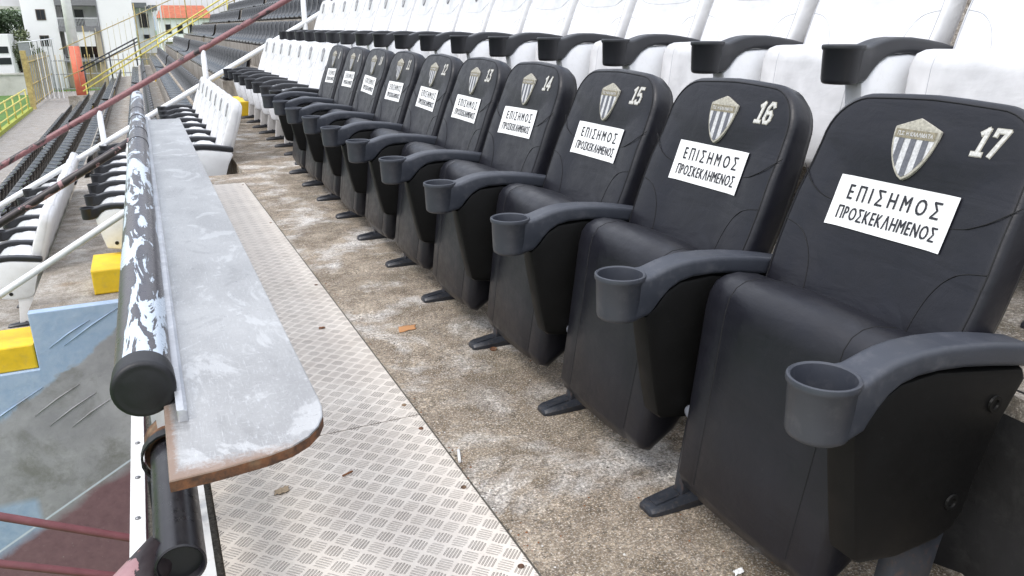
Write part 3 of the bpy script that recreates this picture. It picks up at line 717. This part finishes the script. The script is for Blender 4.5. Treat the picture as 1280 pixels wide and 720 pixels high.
# ------------------------------------------------------------------ black bucket seats of the far blocks
def bucket_mesh():
    m = MB(); W = .222
    prof = [(1.05, .405), (1.06, .425), (1.10, .43), (1.20, .415), (1.30, .42), (1.345, .45), (1.375, .52), (1.40, .62), (1.415, .70), (1.435, .73), (1.455, .725), (1.445, .65), (1.41, .48), (1.36, .39), (1.20, .375), (1.06, .39)]
    L = []
    for s_, d in ((-1, .012), (-.96, .003), (-.86, 0), (-.5, 0), (0, 0), (.5, 0), (.86, 0), (.96, .003), (1, .012)):
        c = -.012 * (1 - s_ * s_)
        L.append([(x + (.055 * (1 - s_ * s_) if z > .46 else 0), s_ * W * (1 if z < .62 else 1 - .10 * (z - .62) / .1 * abs(s_)), z + (c if z < .46 else (.03 * (1 - s_ ** 4) * max(0, (z - .6) / .13)))) for x, z in inset(prof, d)])
    m.loops(L, 0, True); return m
b0 = bucket_mesh().build('bucket_seat', M['bucket'], None, 50); bmesh_data = b0.data
def proj(p):
    v = Vector(p) - CAM; z = v.dot(fw)
    return (640 + 960 * v.dot(rt2) / z, 360 - 960 * v.dot(up2) / z, z)
cand = []
rowname = {-4: 'highest', -3: 'second highest', -2: 'third highest', -1: 'row level with the white upper seats', 0: '', 1: '', 2: '', 3: '', 4: '', 5: '', 6: ''}
for j in range(-4, 7):
    for blk, (ya, yb) in enumerate(((12.5, 26.1), (27.1, 37.8))):
        y = ya
        while y < yb:
            p = (1.25 + OFF[j], y, ZT(j) + .55); u, v, z = proj(p)
            if -40 < u < 430 and -14 < v < 420: cand.append((z, j, blk, y))
            y += .48
cand.sort()
rw = {-4: 'topmost row', -3: 'second row from the top', -2: 'third row from the top', -1: 'fourth row from the top', 0: 'fifth row from the top', 1: 'sixth row from the top', 2: 'seventh row from the top', 3: 'fourth row up from the grey walkway', 4: 'third row up from the grey walkway', 5: 'second row up from the grey walkway', 6: 'lowest row beside the grey walkway'}
stuff = MB()
for i, (z, j, blk, y) in enumerate(cand):
    loc = (OFF[j], y, ZT(j))
    if i < 296:
        o = b0 if i == 0 else b0.copy()
        if i: col.objects.link(o)
        o.location = loc
        tag(o, 'black plastic seat in the %s, %s block' % (rw[j], ('nearer', 'farther')[blk]), 'seat', 'black plastic seats, %s, %s block' % (rw[j], ('nearer', 'farther')[blk]))
    else:
        stuff.add([(v.co.x + loc[0], v.co.y + loc[1], v.co.z + loc[2]) for v in bmesh_data.vertices], [tuple(p.vertices) for p in bmesh_data.polygons], 0, True)
if stuff.v:
    tag(stuff.build('distant_bucket_seats', M['bucket']), 'mass of glossy black plastic seats far along the stand', 'seats', kind='stuff')

# ------------------------------------------------------------------ tread plates and edge of the walkway
for (y0, y1, xr0, xr1, lab) in ((-2.2, 1.972, .628, .606, 'near grey five-bar tread plate on the walkway edge'), (1.977, 5.98, .606, .575, 'long far grey five-bar tread plate beyond the seam')):
    m = MB(); q = [(.012, y0), (xr0, y0), (xr1, y1), (.012, y1)]
    m.loops([[(x, y, .002) for x, y in q], [(x, y, .0075) for x, y in q], [(x, y, .008) for x, y in inset(q, .0008)]], 0, False)
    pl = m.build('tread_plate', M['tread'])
    for k in range(4):
        yy = (.9 if y0 < 0 else 2.05) + (.33 if y0 < 0 else 1.28) * k; xx = xr0 - (xr0 - xr1) * (yy - y0) / (y1 - y0) - .022
        m = MB(); m.loops([[(xx + q * math.cos(2 * math.pi * i / 10), yy + q * math.sin(2 * math.pi * i / 10), z) for i in range(10)] for q, z in ((.0075, .0078), (.007, .010), (.001, .0105))], 0, True); m.build('screw_head', M['rust'], pl)
    tag(pl, lab, 'floor plate', 'tread plates on the walkway')
m = MB(); m.add([(.600, -2.2, .0012), (.640, -2.2, .0012), (.614, 1.97, .0012), (.583, 5.98, .0012), (.56, 5.98, .0012)], [(0, 1, 2, 3, 4)])
struct(m, 'grit_gap_floor', M['gravel'])
m = MB(); m.add([(-.135, -2.5, .0016), (.020, -2.5, .0016), (.020, 6.0, .0016), (-.135, 6.0, .0016)], [(0, 1, 2, 3)])
struct(m, 'dirty_edge_floor', M['gravel'])
m = MB(); m.box(-.036, -.005, -2.2, 5.95, .002, .026)
tag(m.build('edge_angle', M['strip']), 'narrow white metal angle running beside the tread plates', 'metal strip')
m = MB(); m.box(-.172, -.139, -2.2, 6.3, .002, .012)
r = m.build('riveted_strip', M['strip']); tag(r, 'white riveted metal strip at the platform edge above the entrance', 'metal strip')
for k in range(14):
    m = MB(); yy = 1.38 + .19 * k; m.loops([[(-.155 + rr * math.cos(q), yy + rr * math.sin(q), zz) for q in [2 * math.pi * i / 10 for i in range(10)]] for rr, zz in ((.0065, .012), (.006, .015), (.003, .0165))], 0, True)
    m.build('rivet', M['bolt'], r)
# face of the slab under the strip
m = MB(); m.box(-.134, -.131, -3, Y_PIT - .1, -3.5, -.302); m.box(-.16, -.132, -3, Y_PIT - .1, -.2, .0)
struct(m, 'slab_edge_wall', M['maroon_floor'])

# ------------------------------------------------------------------ metal counter
ct = thing('counter', (0, 0, 0), 'long worn sheet metal counter with rusted rounded end beside the thick pipe', 'counter')
ZC = .50
poly = [(-.046, 1.052)]
cxr, cyr, rr = .070, 1.185, .128
for k in range(13):
    a = R(-78 + 78 * k / 12 + 0); poly.append((cxr + rr * math.cos(a), cyr - .012 + rr * math.sin(a)))
poly = [(-.046, 1.050), (.020, 1.053), (.090, 1.062), (.128, 1.074), (.157, 1.094), (.177, 1.120), (.190, 1.150), (.196, 1.185), (.197, 1.22), (.195, 3.4), (.193, 5.95), (-.046, 5.95)]
m = MB()
m.loops([[(x, y, ZC - .020) for x, y in inset(poly, .001)], [(x, y, ZC - .019) for x, y in poly], [(x, y, ZC - .003) for x, y in poly]], 1, False, True, False)
m.loops([[(x, y, ZC - .003) for x, y in poly], [(x, y, ZC - .0008) for x, y in inset(poly, .0008)], [(x, y, ZC) for x, y in inset(poly, .003)]], 0, False, False, True)
top = m.build('counter_top', [M['counter'], M['rust']], ct)
m = MB(); m.prism_xz([(-.026, ZC - .001), (-.010, ZC - .001), (-.010, ZC + .018), (-.015, ZC + .022), (-.026, ZC + .022)], 1.225, 5.94, bev=.003)
m.build('upstand', M['upstand'], ct, 30)
for yy in (1.42, 2.9, 4.4, 5.7):
    m = MB(); m.prism_xz([(-.044, ZC - .03), (.16, ZC - .03), (.16, ZC - .04), (-.035, ZC - .16), (-.044, ZC - .16)], yy, yy + .008); m.build('bracket', M['white_paint'], ct)
# joint line across the sheet
m = MB(); m.box(-.004, .192, 4.2, 4.203, ZC + .0002, ZC + .0012); m.build('joint', M['white_paint'], top)

# ------------------------------------------------------------------ thick rail pipe beside the counter and the lower pipe
pr = thing('pipe_rail', (-.071, 1.3, 0), 'thick black horizontal pipe with peeling pale blue paint and black end cap', 'railing')
px, pz, prr = 0, .535, .046
m = MB(); ys = [0.0 + 6.35 * k / 90 for k in range(91)]
m.tube([(px, y, pz) for y in ys], prr, 32); m.build('pipe', M['pipe'], pr)
m = MB()
m.loops([[(px + q * math.cos(a), yy, pz + q * math.sin(a)) for a in [2 * math.pi * k / 36 for k in range(36)]] for yy, q in ((.055, prr + .0005), (.054, prr + .003), (.006, prr + .0045), (.001, prr + .0035), (-.002, prr + .0005), (-.003, prr - .004), (-.0025, prr - .0065), (-.004, prr - .012), (-.006, .012), (-.006, .002))], 0, True)
m.build('end_cap', M['cap_black'], pr, 35)
for yy in (.40, 1.9, 3.4, 4.9, 6.2):
    m = MB(); m.box(-.018, .018, yy, yy + .012, .0, pz - prr + .004); m.build('post', M['white_paint'], pr)
# weld rings
for yy in (3.05, 3.5, 4.2, 4.75): 
    m = MB(); m.tube([(px + (prr + .0008) * math.cos(a), yy, pz + (prr + .0008) * math.sin(a)) for a in [2 * math.pi * k / 32 for k in range(33)]], .0022, 6); m.build('weld_seam', M['cap_black'], pr)

lp = thing('lower_pipe_rail', (-.056, 1.20, 0), 'glossy black lower pipe with open end and flaked paint under the counter', 'railing')
m = MB(); n = 32; rr = .041; L = []
for yy, q in ((.06, rr - .006), (.003, rr - .006), (0, rr - .003), (0.002, rr), (.02, rr), (.4, rr), (4.9, rr)):
    L.append([(q * math.cos(2 * math.pi * k / n), yy, .25 + q * math.sin(2 * math.pi * k / n)) for k in range(n)])
m.loops(L, 0, True); m.build('pipe', M['pipe_low'], lp, 50)
m = MB(); m.loops([[(q * math.cos(2 * math.pi * k / n), .018, .25 + q * math.sin(2 * math.pi * k / n)) for k in range(n)] for q in (rr - .006, .001)], 0, False, False, True); m.build('dark_bore_disc', M['cap_black'], lp)  # black disc stands in for the darkness inside the open pipe
m = MB(); m.loops([[(q * math.cos(2 * math.pi * k / n), yy, .25 + q * math.sin(2 * math.pi * k / n)) for k in range(n)] for yy, q in ((.40, rr + .001), (.395, rr + .010), (.47, rr + .010), (.475, rr + .001))], 0, True); m.build('clamp_collar', M['rust'], lp, 40)
m = MB(); L = []
for k in range(9):
    a = R(75 + 150 * k / 8); q = rr + .014; L.append([(q * math.cos(a), .375, .25 + q * math.sin(a)), (q * math.cos(a), .400, .25 + q * math.sin(a)), ((q + .004) * math.cos(a), .400, .25 + (q + .004) * math.sin(a)), ((q + .004) * math.cos(a), .375, .25 + (q + .004) * math.sin(a))])
m.loops(L, 0, False); m.prism_xz([(-.052, .21), (-.047, .21), (-.046, .13), (-.054, .14)], .37, .395); m.build('strap', M['cap_black'], lp)
m = MB(); m.box(-.02, .02, .43, .445, .29, .476); m.build('post', M['white_paint'], lp)
m = MB(); m.box(-.03, .0, .44, .46, .002, .214); m.box(-.03, .0, 3.4, 3.42, .002, .214); m.build('foot_post', M['white_paint'], lp)
m = MB(); m.tube([(-.02, .055, .252), (-.10, .015, .205), (-.5, -.14, -.02), (-1.1, -.36, -.36)], .036, 24); m.build('branch_pipe', M['rail_pink'], lp)

# ------------------------------------------------------------------ stair handrails
def rail(name, label, pts_top, pts_low, rt_, rl_, mt, ml, posts, y):
    r = thing(name, (0, y, 0), label, 'handrail')
    m = MB(); m.tube([(x, 0, z) for x, z in pts_top], rt_, 20); m.build('top_rail', mt, r)
    m = MB(); m.tube([(x, 0, z) for x, z in pts_low], rl_, 16); m.build('lower_rail', ml, r)
    for x, z0, z1 in posts:
        m = MB(); m.tube([(x, .0, z0), (x, .0, z1)], .034, 14); m.build('post', M['white_paint'], r)
    return r
def seg(a, b, n=24): return [(a[0] + (b[0] - a[0]) * k / n, a[1] + (b[1] - a[1]) * k / n) for k in range(n + 1)]
YR = 10.95
ln = lambda x: .4465 + .5375 * x
l2 = lambda x: .0365 + .5455 * x
rail('stair_handrail', 'long sloping red-brown pipe handrail with white posts past the white seats', seg((-4.2, ln(-4.2)), (5.2, ln(5.2)), 60), seg((-4.1, l2(-4.1)), (5.1, l2(5.1))), .036, .034, M['rail_red'], M['white_paint'],
     [(.735, 0, ln(.735)), (-.555, -.9, ln(-.555)), (2.05, .44, ln(2.05)), (3.3, 1.32, ln(3.3)), (-1.85, -1.8, ln(-1.85)), (-3.1, -2.7, ln(-3.1))], YR)
n1 = lambda x: .382 + .566 * x
n2 = lambda x: -.080 + .581 * x
rail('entrance_handrail', 'dark handrail with pink worn patches and a white lower rail above the blue wall', seg((-3.6, n1(-3.6)), (-.135, n1(-.135)), 40), seg((-3.6, n2(-3.6)), (-.2, n2(-.2))), .030, .026, M['rail_pink'], M['white_paint'],
     [(-.165, -.45, n1(-.165)), (-1.55, -1.35, n1(-1.55)), (-2.7, -2.25, n1(-2.7))], 6.47)
pw = thing('entrance_pipe_rail', (0, 5.0, 0), 'pair of maroon pipe rails sloping down the entrance below the platform', 'handrail')
for (xa, za, xb, zb) in ((-3.2, -.64, -.14, -2.33), (-3.2, -1.10, -.14, -2.64)):
    m = MB(); m.tube([(xa + (xb - xa) * k / 10, 0, za + (zb - za) * k / 10) for k in range(11)], .026, 16); m.build('rail', M['maroon'], pw)
for x in (-2.6, -1.75):
    m = MB(); m.tube([(x, 0, -3.55), (x, 0, -.64 - .552 * (x + 3.2))], .024, 12); m.build('post', M['maroon'], pw)

# yellow double handrails of the far stair
def end_rail(y, xa, xb, f, gap, mt, lab, np_):
    r = thing('end_stair_handrail', (0, y, 0), lab, 'handrail')
    for d in (0, -gap):
        m = MB(); m.tube([(xa, 0, f(xa) + d), (xb, 0, f(xb) + d)], .032, 10); m.build('rail', mt, r)
    for k in range(np_):
        x = xa + .15 + (xb - xa - .3) * k / (np_ - 1); m = MB(); m.tube([(x, 0, f(x) - 1.15), (x, 0, f(x))], .028, 8); m.build('post', mt, r)
end_rail(39.0, -2.45, 5.6, lambda x: .15 + .589 * x, .22, M['yellow_rail'], 'faded yellow double handrail climbing the far end stair of the stand', 6)
end_rail(40.6, -2.5, .0, lambda x: .663 + .505 * x, .16, M['steel_dark'], 'short dark double handrail behind the yellow one at the far stair', 3)
fr = thing('perimeter_fence', (0, 42.0, 0), 'tall sloping fence of thin rusty yellow bars at the end of the stand', 'fence')
g = lambda x: 1.609 + .4377 * x
for d, rr in ((0, .020), (-1.25, .020)):
    m = MB(); m.tube([(-3.3, 0, g(-3.3) + d), (5.2, 0, g(5.2) + d)], rr, 8); m.build('rail', M['fence_rust'], fr)
for k in range(33):
    x = -3.2 + .25 * k; big_ = k % 9 == 4; m = MB(); m.tube([(x, 0, g(x) - 1.9), (x, 0, g(x) + (.55 if big_ else .22))], .030 if big_ else .011, 6); m.build('bar', M['fence_rust'] if big_ else M['bar_pale'], fr)
m = MB(); m.box(-3.3, 5.2, .06, .2, -3.3, -1.9); m.build('base_wall', M['tier'], fr)

# ------------------------------------------------------------------ walkway fence, gate, pole
wf = thing('walkway_fence', (-5.78, 0, -3.15), 'yellow three-rail pitch fence on a mossy kerb beside the grey walkway', 'fence')
for z in (.42, .80, 1.15):
    m = MB(); m.tube([(0, 14, z), (0, 49, z)], .032, 10); m.build('rail', M['yellow_rail'], wf)
for k in range(15):
    y = 14.5 + 2.45 * k; m = MB(); m.tube([(0, y, 0), (0, y, 1.2)], .035, 8); m.build('post', M['yellow_rail'], wf)
m = MB(); m.box(-.12, .08, 14, 50, 0, .16); m.build('kerb', M['moss'], wf)
gt = thing('walkway_gate', (-5.72, 50.5, -3.15), 'tall rusty steel bar gate fence at the end of the grey walkway', 'gate')
m = MB(); m.box(-.13, .13, -.13, .13, 0, 3.1); m.build('gate_post', M['fence_rust'], gt)
for z in (.25, 1.25, 2.45): m = MB(); m.tube([(0, .1, z), (.05, 12.5, z)], .04, 8); m.build('rail', M['fence_rust'], gt)
for k in range(24):
    y = .5 + .51 * k; m = MB(); m.box(-.03, .03, y, y + .06, .1, 2.75); m.build('bar', M['mesh_grey'] if k % 2 else M['fence_rust'], gt)
fb = thing('back_fence', (-5.6, 63.4, -3.15), 'pale steel bar fence across the end of the walkway by the red-based pole', 'fence')
for z in (.2, 1.2, 2.1): m = MB(); m.tube([(0, 0, z), (7.5, 0, z)], .035, 8); m.build('rail', M['mesh_grey'], fb)
for k in range(25):
    m = MB(); m.tube([(.3 * k, 0, 0), (.3 * k, 0, 2.5)], .022, 6); m.build('bar', M['fence_rust'] if k % 3 else M['mesh_grey'], fb)
gp = thing('grey_mesh_panel', (-6.40, 55.0, -3.15), 'tall grey steel screen panel behind the gate bars', 'fence panel')
m = MB(); m.box(0, .56, 0, .04, .9, 3.46); m.build('sheet', M['mesh_grey'], gp)
for k in range(11): m = MB(); m.box(.60 + .125 * k, .64 + .125 * k, -.04, 0, .2, 3.48 + .012 * k); m.build('bar', M['mesh_grey'] if k % 2 else M['white_paint'], gp)
m = MB(); m.tube([(0, 0, 3.46), (.6, 0, 3.50), (1.9, 0, 3.66)], .03, 8); m.build('top_rail', M['white_paint'], gp)
po = thing('light_pole', (-3.75, 58.5, -3.3), 'weathered white lamp pole with red-orange painted lower part', 'pole')
m = MB(); m.tube([(0, 0, 3.3), (0, 0, 11)], [.30, .235], 20); m.build('upper_shaft', M['pole'], po)
m = MB(); m.tube([(0, 0, 0), (0, 0, 3.3)], [.33, .305], 20); m.build('painted_base', M['orange'], po)

# ------------------------------------------------------------------ buildings
def prt(parent, name, mt, *b):
    m = MB(); m.box(*b); return m.build(name, mt, parent)
ba = thing('apartment_house', (0, 70, -3.3), 'white three storey apartment house with balcony behind the lamp pole', 'building')
prt(ba, 'wall', M['plaster'], -7.5, -5.28, 0, 9, 0, 9.2); prt(ba, 'back_wall', M['plaster'], -5.279, -2.46, 2.0, 9, 0, 9.2)
for x0, z0 in ((-6.60, 4.95), (-6.64, 3.10)):
    w = prt(ba, 'window', M['brown_frame'], x0, x0 + .62, -.03, .0 - .002, z0, z0 + .78)
    prt(w, 'pane', M['glass'], x0 + .06, x0 + .29, -.045, -.032, z0 + .06, z0 + .72); prt(w, 'pane', M['glass'], x0 + .33, x0 + .56, -.045, -.032, z0 + .06, z0 + .72)
for z0, th in ((4.15, .36), (6.0, .42), (1.9, .3)): prt(ba, 'balcony_slab', M['grey_slab'], -5.27, -2.47, -.25, 1.99, z0, z0 + th)
prt(ba, 'door_opening', M['glass'], -4.15, -3.55, 1.93, 1.998, 4.52, 5.75); prt(ba, 'door_opening', M['glass'], -5.0, -4.75, 1.93, 1.998, 4.52, 5.75)
prt(ba, 'door_opening', M['glass'], -4.9, -3.0, 1.93, 1.998, 2.2, 3.2)
prt(ba, 'awning', M['curtain'], -4.95, -2.95, -.20, -.12, 3.05, 4.14); prt(ba, 'beige_wall', M['beige_plaster'], -2.93, -2.47, -.1, 1.99, 0, 4.14)
prt(ba, 'lower_wall', M['beige_plaster'], -5.27, -2.94, .4, .6, 0, 1.9)
br = prt(ba, 'balcony_railing', M['white_paint'], -5.27, -2.47, -.22, -.19, 5.08, 5.13)
for k in range(29): prt(br, 'baluster', M['white_paint'], -5.25 + .096 * k, -5.232 + .096 * k, -.215, -.197, 4.52, 5.08)
bb = thing('blank_white_building', (0, 66, -3.3), 'tall blank white building wall behind the rusty bar fence', 'building')
prt(bb, 'wall', M['plaster'], -2.31, -.02, 0, 10, 0, 9.5); prt(bb, 'dark_corner_pipe', M['grey_slab'], -2.40, -2.315, -.05, .1, 0, 9.5)
bc = thing('balcony_house', (0, 72, -3.3), 'grey and cream house with dark window and flat roof slab beside blank wall', 'building')
prt(bc, 'wall', M['plaster'], .02, 1.45, 1.2, 9, 2.4, 5.9); prt(bc, 'lower_wall', M['beige_plaster'], .02, 2.1, .8, 9, 0, 2.39)
prt(bc, 'roof_slab', M['grey_slab'], -.05, 1.05, 0, 9, 5.91, 6.3); prt(bc, 'roof_slab', M['grey_slab'], 1.15, 1.8, 0, 9, 5.75, 6.12)
w = prt(bc, 'window', M['brown_frame'], .35, 1.05, 1.12, 1.198, 4.4, 5.5); prt(w, 'pane', M['glass'], .42, .68, 1.10, 1.118, 4.46, 5.44); prt(w, 'pane', M['glass'], .74, .98, 1.10, 1.118, 4.46, 5.44)
prt(bc, 'window', M['glass'], .5, 1.0, 1.1, 1.198, 3.55, 3.85)
prt(bc, 'column', M['plaster'], 1.5, 1.68, .1, .3, 2.4, 5.74); prt(bc, 'column', M['plaster'], 1.95, 2.08, .1, .3, 2.4, 6.0)
prt(bc, 'door_opening', M['glass'], .75, 1.3, .72, .798, .8, 2.0)
bd = thing('red_roofed_house', (0, 118, -3.3), 'distant low house with red tiled roof at the end of the stand', 'building')
prt(bd, 'wall', M['plaster'], 3.0, 9.4, 0, 9, 0, 5.6)
m = MB(); m.add([(2.7, -.4, 5.6), (9.8, -.4, 5.6), (9.8, 9.4, 5.6), (2.7, 9.4, 5.6), (3.6, 4, 7.3), (9.0, 4, 7.3)], [(0, 1, 5, 4), (1, 2, 5), (2, 3, 4, 5), (3, 0, 4), (0, 3, 2, 1)]); m.build('roof', M['roof_tile'], bd)
for k in range(4): prt(bd, 'window', M['glass'], 3.6 + 1.5 * k, 4.3 + 1.5 * k, -.03, -.002, 3.6, 4.8)
be = thing('cream_house', (0, 84, -3.3), 'cream house with pinkish upper floor glimpsed between the yellow bars', 'building')
prt(be, 'wall', M['beige_plaster'], 2.35, 6.5, 0, 8, 0, 3.1); prt(be, 'window', M['glass'], 3.0, 3.6, -.03, -.002, 1.2, 2.4); prt(be, 'window', M['glass'], 4.4, 5.0, -.03, -.002, 1.2, 2.4)
prt(be, 'roof_slab', M['plaster'], 2.2, 6.7, -.3, 8.2, 3.102, 3.35)
bf = thing('white_kiosk', (0, 65.5, -3.3), 'narrow white building edge at the far left with dark windows', 'building')
prt(bf, 'wall', M['plaster'], -11.5, -8.12, 0, 4, 0, 4.0); prt(bf, 'window', M['glass'], -9.2, -8.25, -.03, -.002, 2.75, 3.2); prt(bf, 'window', M['glass'], -9.2, -8.2, -.03, -.002, 2.0, 2.45)
bg = thing('distant_white_house', (0, 110, -3.3), 'pale distant house above the trees at the top left corner', 'building')
prt(bg, 'wall', M['plaster'], -22, -12.2, 0, 8, 0, 6.4); prt(bg, 'roof_slab', M['garden_wall'], -22.3, -12.0, -.3, 8.3, 6.402, 6.8)
gw = tag(MB().box(-22, -5.9, 64.0, 64.3, -3.3, -1.95).box(-22, -5.9, 63.95, 64.35, -1.948, -1.83).build('garden_wall', M['garden_wall']), 'low stained whitish garden wall beyond the grass', 'wall')

# ------------------------------------------------------------------ trees
def tree(name, x, y, h, rad, mt, label, seed):
    rr = random.Random(seed); t = thing(name, (x, y, -3.3), label, 'tree', 'trees behind the garden wall')
    m = MB(); m.tube([(0, 0, 0), (.05, 0, h * .3), (-.08, .1, h * .62)], [.16, .12, .06], 10)
    for k in range(5):
        a = rr.uniform(0, 6.3); m.tube([(0, 0, h * (.28 + .06 * k)), (rad * .6 * math.cos(a), rad * .6 * math.sin(a), h * (.5 + .07 * k))], [.06, .02], 6)
    m.build('trunk', M['bark'], t)
    m = MB(); cl = [(rr.gauss(0, rad * .45), rr.gauss(0, rad * .45), h * rr.uniform(.38, .95), rad * rr.uniform(.28, .5)) for _ in range(20)]
    for cx, cy, cz, cr in cl:
        for _ in range(150):
            d = Vector((rr.gauss(0, 1), rr.gauss(0, 1), rr.gauss(0, .8))).normalized() * cr * rr.uniform(.5, 1.05)
            c = Vector((cx, cy, cz)) + d; s_ = rr.uniform(.06, .15)
            u = Vector((rr.gauss(0, 1), rr.gauss(0, 1), rr.gauss(0, 1))).normalized(); w = u.orthogonal().normalized()
            m.add([c - u * s_, c + w * s_ * .6, c + u * s_, c - w * s_ * .6], [(0, 1, 2, 3)])
    m.build('crown', mt, t)
tree('olive_tree', -8.0, 68, 4.2, 1.25, M['leaf_olive'], 'pale olive green bushy tree above the garden wall', 1)
tree('dark_tree', -8.6, 73, 5.6, 1.5, M['leaf_dark'], 'dark green tree standing tallest beside the white apartment house', 2)
tree('dark_tree', -10.6, 74, 5.4, 1.6, M['leaf_dark'], 'dark green tree partly cut by the left picture edge', 3)
tree('olive_tree', -9.3, 70, 3.6, 1.3, M['leaf_olive'], 'lower pale green bush behind the narrow white building', 4)

# ------------------------------------------------------------------ small litter on the floor
def disc(name, x, y, r, h, mt, label, cat):
    m = MB(); n = 18
    m.loops([[(x + q * math.cos(2 * math.pi * k / n), y + q * math.sin(2 * math.pi * k / n), z) for k in range(n)] for q, z in ((r, .001), (r, h * .8), (r * .9, h), (r * .75, h), (r * .72, h * .7))], 0, False)
    tag(m.build(name, mt), label, cat)
disc('bottle_cap', 1.101, 1.199, .014, .008, M['cap_black'], 'black bottle cap on the concrete below seat 17', 'bottle cap')
disc('bottle_cap', 1.008, 2.339, .014, .006, M['rust'], 'rusty brown bottle cap on the concrete beside the crumpled tissue', 'bottle cap')
def scrap(name, x, y, sx, sy, h, mt, label, cat, seed, z0=.001):
    rr = random.Random(seed); m = MB(); nx, ny = 9, 6; vs = []
    for a in range(nx + 1):
        for b in range(ny + 1):
            u, v = a / nx * 2 - 1, b / ny * 2 - 1; w = 1 + .3 * noise.noise((u * 1.3 + seed, v * 1.3, 0))
            vs.append((x + sx * u * w + .3 * sy * v, y + sy * v * w, z0 + .0015 + h * abs(noise.noise((u * 2.2, v * 2.2, seed * 3.1))) * 1.6))
    m.add(vs, [(a * (ny + 1) + b, (a + 1) * (ny + 1) + b, (a + 1) * (ny + 1) + b + 1, a * (ny + 1) + b + 1) for a in range(nx) for b in range(ny)], 0, True)
    o = m.build(name, mt); tag(o, label, cat)
    md = o.modifiers.new('thickness', 'SOLIDIFY'); md.thickness = .0008
scrap('tissue', 1.05, 2.385, .030, .022, .022, M['tissue'], 'crumpled white tissue on the concrete beside a seat foot', 'tissue', 3)
scrap('dry_leaf', .489, 2.79, .011, .008, .006, M['leaf_brown'], 'small curled brown leaf on the tread plate', 'leaf', 5, .008)
scrap('dry_leaf', .17, 1.735, .017, .013, .008, M['leaf_tan'], 'pale tan leaf scrap on the tread plate near the rusted counter end', 'leaf', 8, .008)
scrap('orange_peel', .788, 2.666, .034, .026, .003, M['litter_orange'], 'flat orange-brown patch of peel on the bare concrete', 'peel', 9)
scrap('paper_scrap', 1.002, 1.024, .012, .007, .006, M['tissue'], 'tiny white paper scrap at the bottom below seat 17', 'paper scrap', 12)
m = MB(); rg = random.Random(4)
for k in range(420):
    a = rg.random(); y_ = 1.0 + 5.5 * rg.random() ** 1.6; x_ = .615 + abs(rg.gauss(0, .025)) if a < .55 else rg.uniform(.63, 1.35); q = rg.uniform(.0012, .0042)
    vs = [(x_ + q * rg.uniform(.6, 1.3) * math.cos(t_), y_ + q * rg.uniform(.6, 1.3) * math.sin(t_), .0005) for t_ in (0, 1.3, 2.5, 3.8, 5.0)]
    m.add(vs + [(x_ + .3 * q, y_, q * rg.uniform(.5, 1.1))], [(i, (i + 1) % 5, 5) for i in range(5)], rg.choice((0, 0, 1, 2)))
tag(m.build('grit', [M['gravel'], M['leaf_brown'], M['garden_wall']]), 'scattered grit and crumbs on the bare concrete', 'grit', kind='stuff')
m = MB(); m.tube([(.322, 1.735, .012), (.350, 1.745, .013)], .0025, 8); tag(m.build('twig', M['leaf_brown']), 'short dark twig lying on the near tread plate', 'twig')
m = MB(); m.tube([(.622, 1.68, .006), (.640, 1.735, .006)], .004, 10); tag(m.build('cigarette_end', M['tissue']), 'white cigarette end in the gap beside the near plate', 'cigarette end')
